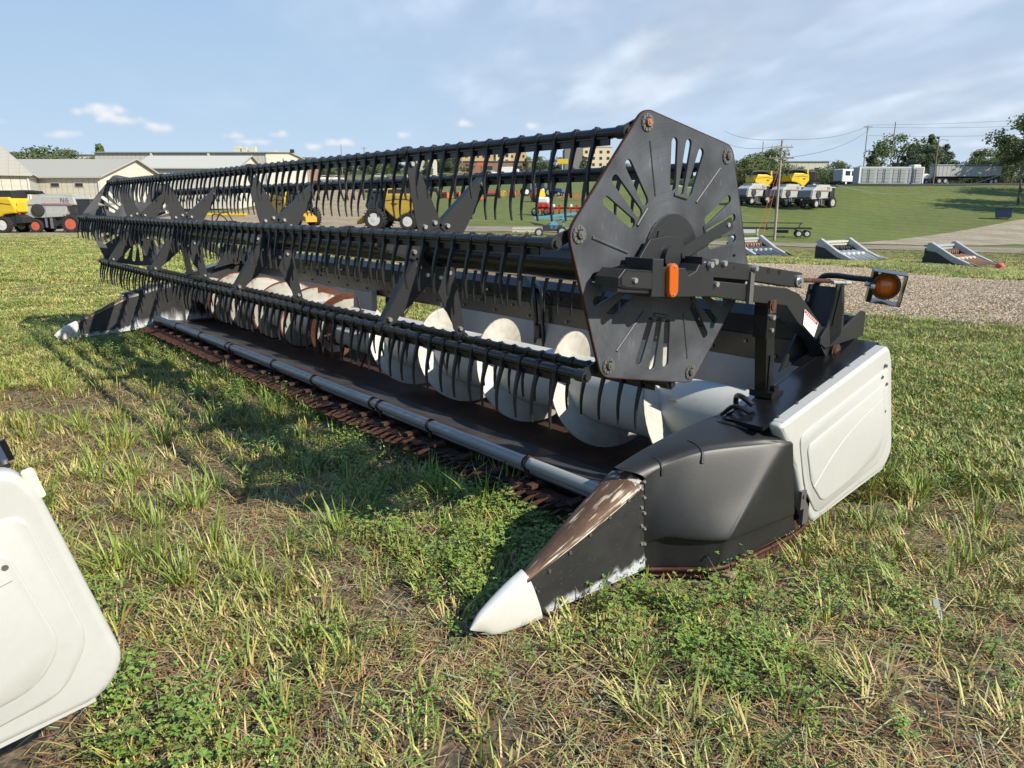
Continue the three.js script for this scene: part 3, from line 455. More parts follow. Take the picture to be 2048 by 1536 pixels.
const sticker = (() => { const c = document.createElement('canvas'); c.width = 256; c.height = 320; const g = c.getContext('2d'); g.fillStyle = '#e9e6df'; g.fillRect(0, 0, 256, 320); g.fillStyle = '#a3222c'; g.fillRect(8, 8, 240, 62); g.fillStyle = '#d9c3bf'; for (let i = 0; i < 6; i++) g.fillRect(40 + i * 30, 26, 18, 26); g.fillStyle = '#b06a66'; for (let i = 0; i < 10; i++) g.fillRect(18, 92 + i * 21, 160 + ((i * 67) % 60), 6); const t = new THREE.CanvasTexture(c); t.colorSpace = THREE.SRGBColorSpace; return t; })();

function headerEnd(m, root, full) {
  const P = (name, geos, mat, parent = root, opt) => part(name, (Array.isArray(geos) ? geos : [geos]).map((g) => m(g)), mat, parent, opt);
  // white moulded cover
  const pg = toCreasedNormals(sideX(panelPts, .288, .36, .022, [], 4), .9);
  const cover = P('end_cover', pg, M.white, root, { label: 'white moulded end cover with raised panel' });
  P('raised_panel', toCreasedNormals(sideX(stitched([[.965, .585], [.115, .792], [.015, .40], [.09, .268], [.40, .205], [.735, .143], [.875, .31]], .055), .35, .3665, .006, [], 3), .9), M.white, cover);
  P('raised_field', toCreasedNormals(sideX(stitched([[.90, .525], [.165, .712], [.078, .41], [.145, .315], [.42, .25], [.70, .198], [.825, .325]], .05), .36, .3725, .005, [], 3), .9), M.white, cover);
  P('moulded_crease', tube([[.371, .30, .80], [.371, .44, .62], [.371, .54, .42], [.371, .60, .24], [.371, .625, .16]], .004, 30, 6), M.white, cover);
  for (const [z, y] of full ? [[.16, .80], [.13, .70], [.19, .745], [.115, .55]] : [[.17, .66]]) P('screw', [cyl([.36, y, z], [.373, y, z], .010, .008, 10)], M.boltDull, cover);
  const fl = []; fl.push([1.10, 0], [.14, 0]);
  P('cover_flange', [bar([.306, deckY(1.09) - .010, 1.09], [.306, deckY(.15) - .010, .15], .085, .012)], M.white, cover);
  for (let z = 1.06; z > .12; z -= .155) P('screw', [cyl([.305, deckY(z) - .006, z], [.305, deckY(z) + .003, z], .009, .007, 10)], M.boltDull, cover);
  P('cover_back_lip', [bar([.30, .84, .10], [.30, .31, -.035], .09, .012), bar([.31, .212, .02], [.31, .11, .74], .09, .012)], M.white, cover);
  // deck and inner wall
  const deck = P('end_deck', [bar([.205, deckY(1.17) - .012, 1.17], [.205, deckY(.12) - .012, .12], .19, .02), bar([.115, deckY(1.1) - .03, 1.1], [.115, deckY(.1) - .03, .1], .012, .06)], M.blackGloss);
  P('end_wall', wall([[-.066, 1.755, .475], [-.048, 1.42, .545], [-.02, 1.2, .59], [.12, 1.02, deckY(1.02)], [.12, .15, deckY(.15)]], .07), M.dividerSide, root, { label: 'inner end sheet' });
  P('latch_bracket', [box(.012, .09, .045, .368, .26, .89), box(.02, .16, .05, .35, .2, .83), cyl([.365, .28, .89], [.38, .28, .89], .012, .012, 8)], M.boltDull);
  P('skid', [rbox(.3, .03, .62, .17, .055, 1.2, .012), box(.28, .05, .5, .16, .085, .8)], M.rust);
  if (!full) return;
  // moulded black hood
  const H = [
    [[-.068, .465, 1.745], [-.05, .49, 1.745], [-.025, .515, 1.77], [.03, .525, 1.79], [.075, .52, 1.765], [.102, .50, 1.727], [.105, .46, 1.722], [.106, .3, 1.712], [.106, .2, 1.705], [.105, .17, 1.703], [.102, .075, 1.694]],
    [[-.07, .49, 1.61], [-.055, .525, 1.61], [-.025, .548, 1.61], [.03, .556, 1.615], [.085, .552, 1.62], [.115, .535, 1.622], [.124, .50, 1.632], [.150, .36, 1.656], [.174, .24, 1.656], [.150, .208, 1.645], [.138, .075, 1.63]],
    [[-.05, .535, 1.42], [-.035, .57, 1.42], [-.01, .592, 1.42], [.06, .60, 1.425], [.145, .597, 1.44], [.185, .580, 1.45], [.202, .545, 1.468], [.226, .38, 1.548], [.248, .236, 1.578], [.222, .202, 1.568], [.21, .08, 1.565]],
    [[-.025, .57, 1.22], [-.01, .605, 1.22], [.015, .625, 1.22], [.12, .63, 1.205], [.26, .603, 1.195], [.298, .583, 1.19], [.314, .55, 1.205], [.328, .39, 1.335], [.338, .236, 1.468], [.314, .202, 1.475], [.30, .088, 1.485]],
    [[-.015, .58, 1.16], [.0, .615, 1.16], [.025, .634, 1.16], [.14, .634, 1.135], [.32, .598, 1.11], [.352, .576, 1.10], [.362, .545, 1.11], [.361, .38, 1.25], [.358, .236, 1.385], [.342, .20, 1.385], [.335, .094, 1.385]],
    [[.0, .585, 1.10], [.01, .62, 1.10], [.04, .64, 1.10], [.17, .636, 1.09], [.325, .598, 1.05], [.364, .57, 1.03], [.368, .54, 1.02], [.362, .36, .975], [.358, .21, .935], [.348, .18, .925], [.342, .10, .88]]];
  const hood = P('divider_hood', loft(H, 7, 7), M.plastic, root, { label: 'moulded black plastic hood' });
  P('moulded_ridge', [tube([[.055, .622, 1.19], [.13, .634, 1.185], [.215, .622, 1.15]], .010, 14, 8)], M.plastic, hood);
  P('moulded_ridge', [tube([[.10, .594, 1.435], [.15, .592, 1.445], [.19, .571, 1.455], [.208, .53, 1.475]], .008, 14, 8)], M.plastic, hood);
  P('moulded_ridge', [tube([[.05, .549, 1.622], [.088, .546, 1.626], [.114, .530, 1.630], [.126, .49, 1.638]], .007, 14, 8)], M.plastic, hood);
  P('hood_lower_lip', [tube([[.108, .070, 1.70], [.145, .068, 1.645], [.215, .072, 1.575], [.302, .08, 1.495], [.340, .086, 1.39], [.352, .088, .86], [.345, .10, .80]], .011, 40, 8)], M.edgeWear);
  P('hood_skirt', [wall([[.10, 1.70, .07], [.14, 1.64, .07], [.21, 1.575, .07], [.298, 1.495, .075], [.336, 1.39, .08], [.345, .86, .085]], .035)], M.rust);
  for (let i = 0; i < 6; i++) P('rivet', [cyl([.104, .12 + i * .072, 1.701 + i * .005], [.113, .12 + i * .072, 1.704 + i * .005], .007, .006, 8)], M.bolt, hood);
  // steel divider: rolled top and flat side
  const roll = [[], [], []], sec = (c, w, n, z0, tilt) => { const o = []; for (let i = 0; i <= 6; i++) { const a = Math.PI * (1 - i / 6); o.push([c[0] + w * Math.cos(a), c[1] + w * .5 * Math.sin(a), z0 + tilt * Math.cos(a)]); } return o; };
  const R = [sec([.012, .455], .092, 6, 1.735, -.01), sec([.016, .33], .066, 6, 2.02, -.012), sec([.018, .205], .034, 6, 2.31, .016)];
  P('divider_roll', loft(R, 8, 4), M.roll, root, { keepUV: true, label: 'rolled top of the divider with brown rust and paint flaking' });
  const side = (a, b, c, d) => loft([[a, b], [c, d]], 10, 8);
  P('divider_side', side([.052, .034, 2.235], [.052, .207, 2.328], [.104, .07, 1.692], [.104, .458, 1.725]), M.dividerSide, root, { keepUV: true, label: 'black divider side rubbed to bright metal along its lower edge' });
  P('divider_inner_side', side([-.03, .034, 2.25], [-.016, .207, 2.31], [-.10, .07, 1.73], [-.08, .458, 1.74]), M.dividerSide, root, { keepUV: true });
  P('divider_floor', side([-.03, .034, 2.25], [.052, .034, 2.235], [-.10, .07, 1.73], [.104, .07, 1.692]), M.rust);
  for (let i = 0; i < 5; i++) { const t = (i + .5) / 5; P('rivet', [cyl([mix(.056, .102, t), mix(.195, .44, t), mix(2.27, 1.76, t)], [mix(.064, .11, t), mix(.195, .44, t), mix(2.275, 1.765, t)], .007, .006, 8)], M.boltDull); }
  for (let i = 0; i < 5; i++) P('rivet', [cyl([.102, .11 + i * .085, 1.716 + i * .005], [.11, .11 + i * .085, 1.72 + i * .005], .0065, .006, 8)], M.bolt);
  for (let i = 0; i < 4; i++) { const t = .12 + i * .23; P('rivet', [cyl([mix(.052, .104, t), .062, mix(2.22, 1.70, t)], [mix(.062, .114, t), .062, mix(2.225, 1.705, t)], .008, .006, 8)], M.boltDull); }
  // white point
  const tip = (c, w, h, z) => [[c[0] - w, c[1] - h * .45, z], [c[0] - w * .95, c[1] + h * .2, z + .01], [c[0] - w * .6, c[1] + h * .5, z + .02], [c[0], c[1] + h * .56, z + .03], [c[0] + w * .7, c[1] + h * .48, z + .03], [c[0] + w, c[1] + h * .2, z + .01], [c[0] + w * 1.05, c[1] - h * .45, z - .03], [c[0], c[1] - h * .5, z - .01]];
  P('divider_point', loft([tip([.014, .122], .046, .20, 2.285), tip([.013, .110], .043, .172, 2.355), tip([.009, .090], .036, .135, 2.43), tip([.004, .070], .025, .088, 2.50), tip([.002, .058], .010, .035, 2.535)], 6, 5, true), M.whiteTip, root, { label: 'white plastic divider point' });
  for (const [y, z, r] of [[.095, 2.29, .010], [.088, 2.36, .010], [.17, 2.29, .004], [.15, 2.275, .004]]) P('point_screw', [cyl([.045, y, z], [.0635 - (z - 2.25) * .09, y, z], r, r, 10)], M.boltDull);
  // wooden block under the end
  // reel arm
  const arm = P('reel_arm', [sideX([[1.98, 1.345], [1.405, 1.298], [.81, 1.226], [.69, 1.19], [.605, 1.13], [.315, .914], [.25, .86], [.29, .80], [.345, .82], [.46, .93], [.68, 1.05], [.80, 1.142], [1.015, 1.172], [1.405, 1.232], [1.98, 1.29]], .062, .15, .004)], M.armGrey);
  P('slide_channel', [sideX([[1.486, 1.398], [.695, 1.291], [.69, 1.217], [1.13, 1.281], [1.489, 1.321]], .05, .158, .003)], M.armGrey, arm);
  P('nose', [sideX([[1.985, 1.345], [1.95, 1.375], [1.73, 1.354], [1.73, 1.278], [1.95, 1.302], [1.985, 1.312]], .04, .157, .003)], M.black, arm);
  P('nose_face', [sideX([[1.97, 1.343], [1.945, 1.366], [1.735, 1.346], [1.735, 1.286], [1.945, 1.309], [1.97, 1.318]], .1565, .160)], M.armGrey, arm);
  P('reel_bracket', [sideX([[1.80, 1.405], [1.735, 1.402], [1.735, 1.37], [1.60, 1.36], [1.575, 1.33], [1.53, 1.345], [1.51, 1.372], [1.41, 1.34], [1.40, 1.232], [1.74, 1.255], [1.80, 1.26]], .02, .162, .004)], M.armGrey, arm);
  P('hub_gusset', [sideX([[1.74, 1.40], [1.68, 1.47], [1.56, 1.48], [1.48, 1.47], [1.44, 1.40], [1.5, 1.36], [1.7, 1.36]], .03, .045, .002), cyl([.0, ECC.y, ECC.z + .06], [.07, ECC.y, ECC.z + .06], .05, .05, 18), sideX([[1.63, 1.40], [1.60, 1.50], [1.52, 1.55], [1.42, 1.53], [1.38, 1.44], [1.44, 1.38]], .014, .022)], M.armGrey, arm);
  P('control_link', [bar([.05, 1.395, 1.51], [.05, 1.525, 1.14], .01, .05), cyl([.05, 1.40, 1.50], [.075, 1.40, 1.50], .014, .013, 6)], M.armGrey, arm);
  for (const b of [cyl([.05, 1.518, 1.17], [.06, 1.518, 1.17], .010, .010, 8), cyl([.162, 1.365, 1.445], [.18, 1.365, 1.445], .015, .013, 6), cyl([.158, 1.375, 1.405], [.172, 1.375, 1.405], .013, .012, 8), cyl([.158, 1.366, 1.34], [.172, 1.366, 1.34], .013, .012, 8), cyl([.15, 1.282, 1.385], [.17, 1.282, 1.385], .014, .012, 6), cyl([.16, 1.33, 1.90], [.17, 1.33, 1.90], .011, .01, 8), cyl([.158, 1.333, 1.115], [.18, 1.333, 1.115], .014, .012, 6)]) P('bolt', [b], M.bolt, arm);
  P('clamp_strap', [box(.016, .14, .03, .158, 1.25, 1.125)], M.boltDull, arm);
  P('slot_hole', [cyl([.15, 1.318, .99], [.1592, 1.318, .99], .013, .013, 10), cyl([.15, 1.305, .90], [.1592, 1.305, .90], .013, .013, 10), cyl([.15, 1.395, 1.26], [.1592, 1.395, 1.26], .006, .006, 8), cyl([.15, 1.345, 1.26], [.1592, 1.345, 1.26], .006, .006, 8)], M.black, arm);
  const rf = new THREE.Shape(); { const w = .024, h = .062; rf.absarc(0, h - w, w, 0, Math.PI, false); rf.absarc(0, -(h - w), w, Math.PI, Math.PI * 2, false); }
  const refl = new THREE.ExtrudeGeometry(rf, { depth: .014, bevelEnabled: true, bevelSize: .004, bevelThickness: .006, bevelSegments: 3, curveSegments: 14 }); refl.rotateY(Math.PI / 2); refl.rotateX(.05); refl.translate(.162, 1.318, 1.692);
  P('amber_reflector', refl, M.amber, arm, { label: 'oblong amber marker on the reel arm' });
  P('reflector_screw', [cyl([.176, 1.371, 1.692], [.186, 1.371, 1.692], .004, .004, 8), cyl([.176, 1.264, 1.692], [.186, 1.264, 1.692], .004, .004, 8)], M.bolt, arm);
  // pivot and standing plates
  P('pivot', [cyl([.02, .862, .30], [.168, .862, .30], .045, .045, 20), cyl([.168, .862, .30], [.176, .862, .30], .034, .03, 14)], M.rust, arm);
  P('pivot_bracket', [sideX([[.48, .955], [.43, 1.0], [.385, 1.1], [.36, 1.215], [.29, 1.215], [.265, 1.10], [.255, .98], [.06, 1.055], [.02, 1.045], [.02, .915], [.42, .895], [.48, .925]], .158, .17, .002), sideX([[.60, deckY(.6) - .02], [.43, 1.0], [.37, 1.205], [.29, 1.205], [.25, .98], [.02, deckY(.02) - .02]], .02, .032), box(.15, .2, .012, .095, 1.1, .355, -.28)], M.armGrey);
  P('adjuster_rod', [cyl([.11, 1.255, .72], [.11, 1.225, .33], .011, .011, 12)], M.rust); P('adjuster_end', [cyl([.11, 1.216, .30], [.11, 1.205, .17], .010, .008, 12), cyl([.11, 1.205, .17], [.11, 1.2, .11], .012, .011, 12)], M.brass);
  P('bolt', [cyl([.16, 1.256, .73], [.168, 1.256, .73], .028, .028, 16), cyl([.168, 1.256, .73], [.182, 1.256, .73], .014, .012, 6)], M.bolt);
  // sticker on the sloping part of the arm
  const sg = new THREE.BufferGeometry(); sg.setAttribute('position', new THREE.Float32BufferAttribute([.1535, 1.112, .632, .1535, 1.03, .487, .1535, .962, .52, .1535, 1.035, .635], 3)); sg.setAttribute('uv', new THREE.Float32BufferAttribute([0, 1, 1, 1, 1, 0, 0, 0], 2)); sg.setIndex([0, 2, 1, 0, 3, 2]); sg.computeVertexNormals();
  const st = shine(new THREE.Mesh(m(sg), new THREE.MeshStandardMaterial({ map: sticker, roughness: .5, side: THREE.DoubleSide }))); st.name = 'warning_sticker'; arm.add(st);
  // lift strut
  const s0 = P('lift_strut', [bar([.125, 1.11, .935], [.125, .675, .885], .06, .066), bar([.118, .70, .888], [.118, .60, .876], .045, .045)], M.black);
  P('strut_stop', [box(.07, .14, .075, .122, 1.075, .928), box(.008, .28, .02, .158, .78, .912)], M.blackGloss, s0); P('strut_pin', [cyl([.155, 1.10, .93], [.172, 1.10, .93], .014, .012, 8), cyl([.155, 1.04, .925], [.166, 1.04, .925], .01, .01, 8)], M.bolt, s0); P('strut_head', [box(.08, .06, .05, .12, 1.15, .93), cyl([.09, 1.155, .93], [.165, 1.155, .93], .02, .02, 12)], M.rust, s0);
  P('strut_foot', [box(.12, .03, .1, .13, deckY(.88) + .005, .88), cyl([.08, deckY(.88) + .03, .875], [.18, deckY(.88) + .03, .875], .02, .02, 12)], M.black, s0);
  P('hydraulic_hose', [tube([[.17, deckY(1.05) + .02, 1.05], [.12, deckY(1.05) + .05, 1.06], [.06, deckY(1.0) + .02, 1.02], [.05, .5, .95]], .013, 24), tube([[.2, deckY(1.1) + .01, 1.11], [.12, deckY(1.1) + .03, 1.12], [.04, deckY(1.1) - .03, 1.1]], .010, 20)], M.black);
  // lamp on its bent pipe
  const lampPipe = P('lamp_pipe', [tube([[.03, .93, .31], [.03, 1.09, .31], [.033, 1.20, .31], [.062, 1.243, .31], [.13, 1.252, .31], [.22, 1.247, .308], [.31, 1.244, .305]], .0145, 44, 12)], M.black);
  const tl = (g) => g.rotateZ(-.14).rotateX(.10).rotateY(.5).translate(.375, 1.212, .285);
  const lb = P('lamp_box', [tl(box(.15, .004, .1, 0, .075, 0)), tl(box(.15, .004, .1, 0, -.075, 0)), tl(box(.004, .15, .1, -.075, 0, 0)), tl(box(.004, .15, .1, .075, 0, 0)), tl(box(.03, .15, .004, -.06, 0, -.04))], M.blackGloss, root, { label: 'black box frame round the amber lamp' });
  P('lamp_lens', [tl(new THREE.SphereGeometry(.068, 28, 10, 0, Math.PI * 2, 0, 1.15).rotateX(Math.PI / 2).translate(0, 0, -.055)), tl(new THREE.SphereGeometry(.068, 28, 10, 0, Math.PI * 2, 0, 1.15).rotateX(-Math.PI / 2).translate(0, 0, .0))], M.amberLens, lb, { label: 'round amber lamp lens' });
  P('lamp_rim', [tl(new THREE.TorusGeometry(.063, .006, 8, 28).translate(0, 0, -.027)), tl(cyl([0, 0, -.035], [0, 0, -.02], .062, .062, 24))], M.boltDull, lb);
  P('lamp_mount', [tl(cyl([-.095, 0, -.02], [-.06, 0, -.02], .014, .014, 8)), tl(cyl([-.07, -.005, 0], [-.05, -.005, 0], .02, .02, 10))], M.bolt, lb);
}
headerEnd(same, header, true); headerEnd(mirrored, header, true);
// block that carries the near end
const blk = thing('wooden_block', 'short brown wooden block under the black divider hood', 'block', [.27, 0, 1.43], .2);
part('block', [rbox(.20, .075, .09, 0, .022, 0, .006)], M.wood, blk);

// ---- a second header parked in front, of which the white end shows
const other = thing('grain_header', 'white end cover of another header standing in the grass, cut by the picture edge', 'harvester header', [-.45, .08, 3.74]);
headerEnd(same, other, false);
part('back_beam', sideX([[.16, .70], [.15, .975], [.1, 1.03], [.0, 1.02], [-.03, .98], [-.03, .74], [.0, .70]], -7.5, -3, .006), M.blackGloss, other);
part('back_sheet', profile(backP, -7.5, -.4), M.sheetGrey, other);
part('auger_tube', cyl([-7.5, AUG.y, AUG.z], [.11, AUG.y, AUG.z], AUG.t, AUG.t, 32), M.augerWhite, other);
part('edge_clip', [rbox(.02, .085, .03, .335, .845, .082, .008, 2, 0, .25)], M.cream, other);
part('stand_foot', [box(.05, .2, .05, -.6, .05, .3), box(.14, .02, .14, -.6, -.07, .3), box(.05, .2, .05, -.2, .05, .9), box(.14, .02, .14, -.2, -.07, .9)], M.rust, other);
// ------------------------------------------------------------------ things behind: materials
const B = {
  wall: std({ color: L(.54, .53, .47), map: T.dull, roughness: .6 }), wall2: std({ color: L(.50, .49, .44), map: T.dull, roughness: .6 }), whiteWall: std({ color: L(0.622, 0.605, 0.554), map: T.dull, roughness: .6 }), greyWall: std({ color: L(.50, .505, .49), map: T.dull, roughness: .6 }),
  roof: std({ color: L(.44, .42, .365), map: T.dull, roughness: .55, metalness: .1 }), roofPale: std({ color: L(0.504, 0.496, 0.462), map: T.dull, roughness: .55 }), roofDark: std({ color: L(0.084, 0.0756, 0.0672), roughness: .8 }), trim: std({ color: L(.37, .355, .32), roughness: .6 }),
  glass: std({ color: L(0.0252, 0.0294, 0.0336), roughness: .12 }), dark: std({ color: L(0.021, 0.021, 0.0218), roughness: .6 }), tyre: std({ color: L(0.0185, 0.0176, 0.0168), roughness: .85 }), rimWhite: std({ color: L(0.554, 0.554, 0.529), roughness: .5 }), rimRed: std({ color: L(0.462, 0.101, 0.063), roughness: .55 }), rimGrey: std({ color: L(0.336, 0.336, 0.336), roughness: .5 }),
  yellow: std({ color: L(0.672, 0.47, 0.0252), map: T.dull, roughness: .4 }), amberY: std({ color: L(0.521, 0.336, 0.0504), map: T.dull, roughness: .45 }), silver: std({ color: L(0.437, 0.454, 0.462), map: T.dull, roughness: .4, metalness: .08 }), silverDark: std({ color: L(0.168, 0.185, 0.218), map: T.dull, roughness: .4, metalness: .2 }), stripe: std({ color: L(0.521, 0.084, 0.042), roughness: .5 }), grille: std({ color: L(0.0294, 0.0294, 0.0302), roughness: .7 }),
  red: std({ color: L(0.437, 0.0336, 0.0252), roughness: .45 }), orange: std({ color: L(0.571, 0.109, 0.0252), roughness: .5 }), blue: std({ color: L(0.0252, 0.0672, 0.202), roughness: .4 }), sky: std({ color: L(0.101, 0.269, 0.386), roughness: .45 }), white: std({ color: L(0.655, 0.655, 0.638), roughness: .45 }), contGrey: std({ color: L(0.353, 0.386, 0.412), map: T.dull, roughness: .5 }), contDoor: std({ color: L(0.302, 0.336, 0.361), map: T.dull, roughness: .5 }),
  hotel: std({ color: L(0.521, 0.336, 0.168), roughness: .8 }), hotelPale: std({ color: L(0.605, 0.504, 0.336), roughness: .8 }), hotelGrey: std({ color: L(0.168, 0.155, 0.143), roughness: .8 }), brick: std({ color: L(0.252, 0.143, 0.0924), roughness: .85 }), wood: std({ color: L(0.185, 0.155, 0.126), map: T.dull, roughness: .9 }), poleGrey: std({ color: L(0.319, 0.294, 0.26), map: T.dull, roughness: .9 }), metal: std({ color: L(0.378, 0.378, 0.378), roughness: .4, metalness: .6 }),
  bark: std({ color: L(0.084, 0.063, 0.0462), roughness: .95 }), dumpster: std({ color: L(0.0294, 0.0504, 0.0924), roughness: .5 }), dumpSide: std({ color: L(0.202, 0.277, 0.353), roughness: .5 }), redBag: std({ color: L(0.63, 0.084, 0.084), roughness: .6 }),
};
// ---- metal sheds: length along x, eaves to +z
const shapes = {};
function shed({ name, label, c, d, L: len, W, eave, ridge, hip = 0, wall = B.wall, roof = B.roof, windows = [], right = true, spin = 0, pw = 1.0, ribs = 1.2, base = 0, gable = wall }) {
  const p = at(c, d), o = thing(name, label, 'building', [p[0], p[1] + base, p[2]], TURN + spin);      // origin: the front right corner
  const np = Math.round(len / pw), wp = len / np, key = 'wp' + wp.toFixed(3) + eave;
  const pg = shapes[key] ??= boxUV(box(wp - .05, eave, .05, 0, eave / 2, -.03));
  for (let i = 0; i < np; i++) { const m = shine(new THREE.Mesh(pg, wall)); m.name = 'wall_panel'; m.position.set(-len + (i + .5) * wp, 0, 0); o.add(m); }
  part('wall_core', [box(len - .1, eave, .1, -len / 2, eave / 2, -.12)], B.trim, o);
  // gable end towards the right
  const gz = [[0, 0], [0, eave], [-W / 2, hip ? eave : ridge], [-W, eave], [-W, 0]];
  if (right) part('gable_wall', sideX(gz.map(([z, y]) => [z - .02, y - .02]), -.06, 0), gable, o);
  const ov = .45, rise = ridge - eave, ang = Math.atan2(rise, W / 2), sl = (W / 2) / Math.cos(ang) + ov;
  const q = (pts) => { const g = new THREE.BufferGeometry(); g.setAttribute('position', new THREE.Float32BufferAttribute(pts.flat(), 3)); g.setIndex(pts.length === 4 ? [0, 1, 2, 0, 2, 3] : [0, 1, 2]); g.computeVertexNormals(); return g; };
  const dz = ov * Math.cos(ang), dy = ov * Math.sin(ang), x1 = ov, x0 = -len - ov;
  part('roof_slope', [q([[x0, eave - dy, dz], [x1, eave - dy, dz], [x1 - (hip ? hip + ov : 0), ridge, -W / 2], [x0, ridge, -W / 2]]), q([[x0, eave - dy - .12, dz], [x1, eave - dy - .12, dz], [x1, eave - dy, dz], [x0, eave - dy, dz]])], roof, o);
  part('roof_slope', [q([[x0, ridge, -W / 2], [x1 - (hip ? hip + ov : 0), ridge, -W / 2], [x1, eave - dy, -W - dz], [x0, eave - dy, -W - dz]])], roof, o);
  if (hip) part('roof_hip', [q([[x1, eave - dy, dz], [x1, eave - dy, -W - dz], [x1 - hip - ov, ridge, -W / 2]])], roof, o);
  if (ribs) for (let x = x0 + ribs; x < x1 - .2; x += ribs) { let t = 1; if (hip && x > x1 - hip - ov) t = (x1 - x) / (hip + ov); part('roof_rib', [bar([x, eave - dy + .03, dz], [x, mix(eave - dy, ridge, t) + .03, mix(dz, -W / 2, t)], .07, .07)], B.trim, o); }
  part('eave_trim', [box(len + 2 * ov, .18, .08, -len / 2, eave - dy - .08, dz + .05)], B.trim, o);
  if (right && !hip) { part('gable_trim', [bar([ov + .02, eave - dy, dz], [ov + .02, ridge, -W / 2], .08, .22), bar([ov + .02, ridge, -W / 2], [ov + .02, eave - dy, -W - dz], .08, .22)], B.trim, o); }
  part('downpipe', [box(.12, eave - .4, .12, -.15, (eave - .4) / 2, .08)], B.whiteWall, o);
  for (const [x, y, w, h] of windows) { const f = part('window', [box(w + .2, h + .2, .08, x, y, .02)], B.trim, o); part('pane', [box(w, h, .04, x, y, .06)], B.glass, f); }
  return o;
}
const shedA = shed({ name: 'metal_shed', label: 'cream metal shed with ribbed hip roof behind the yellow combine', c: 66, d: 98, L: 34, W: 15, eave: 6.5, ridge: 10.3, hip: 3.2, spin: .5, windows: [] });
part('vent_pipe', [cyl([-6.4, 9, -6.5], [-6.4, 12.3, -6.5], .06)], B.dark, shedA); part('weather_vane', [cyl([-4.7, 10, -7], [-4.7, 11.8, -7], .03), box(.7, .06, .04, -4.7, 11.5, -7), box(.04, .06, .7, -4.7, 11.5, -7), new THREE.SphereGeometry(.22, 8, 6).translate(-4.7, 11.9, -7)], B.dark, shedA); part('wall_lamp', [box(.22, .3, .2, -3.2, 5.6, .14)], B.white, shedA);
const shedB = shed({ name: 'long_shed', label: 'long low cream building with three small windows and a white gable', c: 205, d: 112, L: 44, W: 22, eave: 6.4, ridge: 9.4, ribs: 0, gable: B.whiteWall, pw: .8, windows: [[-3.0, 5.15, 1.1, .5], [-6.5, 5.15, 1.15, .5], [-9.9, 5.15, 1.1, .5], [-14.5, 5.15, 1.1, .5]] });
part('porch_roof', [box(7, .18, 2.2, -.6, 2.5, 1.0), box(7, .3, .08, -.6, 2.4, 2.1)], B.trim, shedB); part('glazed_entrance', [box(3.6, 2.3, .06, -.9, 1.2, .06)], B.glass, shedB); for (const x of [-2.2, -.9, .4]) part('entrance_mullion', [box(.09, 2.3, .1, x, 1.2, .09)], B.white, shedB);
shed({ name: 'white_shed', label: 'white metal building with pale roof beside the gravel yard', c: 480, d: 142, L: 19, W: 15, eave: 7.4, ridge: 9.9, ribs: 0, wall: B.whiteWall, roof: B.roofPale, pw: 1.6, windows: [[-3, 3, 1.4, 1.1], [-9, 3, 1.4, 1.1]] });
const ware = shed({ name: 'warehouse', label: 'large pale ribbed warehouse rising above the lower sheds', c: 540, d: 190, L: 42, W: 37, eave: 10.5, ridge: 11.7, ribs: 0, wall: B.greyWall, roof: B.roofPale, gable: B.whiteWall, pw: 1.1 });
for (const [x, z, s] of [[-6, -9, 1.3], [-8.2, -9, 1.3], [-10, -9, 1.5], [3, -12, .9], [-2, -14, .8]]) part('roof_unit', [box(s, s, s, x, 11 + s / 2, z)], x > 0 ? B.dark : B.wall, ware);
for (const x of [-14, -28]) part('wall_post', [box(.5, 10.2, .5, x, 5.1, .2)], B.whiteWall, ware);
shed({ name: 'shop_building', label: 'small brick and cream shop with brown gable roof', c: 622, d: 228, L: 9, W: 12, eave: 5.4, ridge: 8.6, ribs: 0, wall: B.whiteWall, roof: B.roofDark, gable: B.brick, pw: 2.2, windows: [[-2.5, 2.4, 1.4, 1.5], [-5.5, 2.4, 1.4, 1.5]] });
shed({ name: 'tan_store', label: 'plain tan flat store beyond the lane', c: 868, d: 300, L: 11, W: 16, eave: 7.6, ridge: 8, ribs: 0, wall: B.wall, roof: B.roofPale, pw: 2.5, windows: [[-3, 2, 2, 2]] });
shed({ name: 'low_store', label: 'long low store with white fascia below the orange hotel', c: 1062, d: 372, L: 33, W: 14, eave: 5.2, ridge: 5.5, ribs: 0, wall: B.brick, roof: B.roofPale, pw: 3, windows: [[-6, 1.9, 3, 2], [-13, 1.9, 3, 2], [-20, 1.9, 3, 2]] });
shed({ name: 'town_hall', label: 'wide pale low building among the trees behind the hill', c: 1650, d: 330, L: 32, W: 20, eave: 8.5, ridge: 9, ribs: 0, wall: B.wall, roof: B.roofPale, pw: 3, base: 4, windows: [[-5, 5, 2, 1.5], [-12, 5, 2, 1.5], [-20, 5, 2, 1.5]] });
for (const [c, d, w, h] of [[120, 300, 26, 9.5], [215, 320, 20, 9], [60, 280, 18, 8.6]]) shed({ name: 'flat_hall', label: ['flat white hall far behind the round tree', 'flat white hall far behind the long shed', 'flat white hall far behind the hip roof'][[120, 215, 60].indexOf(c)], c, d, L: w, W: 14, eave: h + 4.6, ridge: h + 4.9, ribs: 0, wall: B.whiteWall, roof: B.roofPale, pw: 3 });
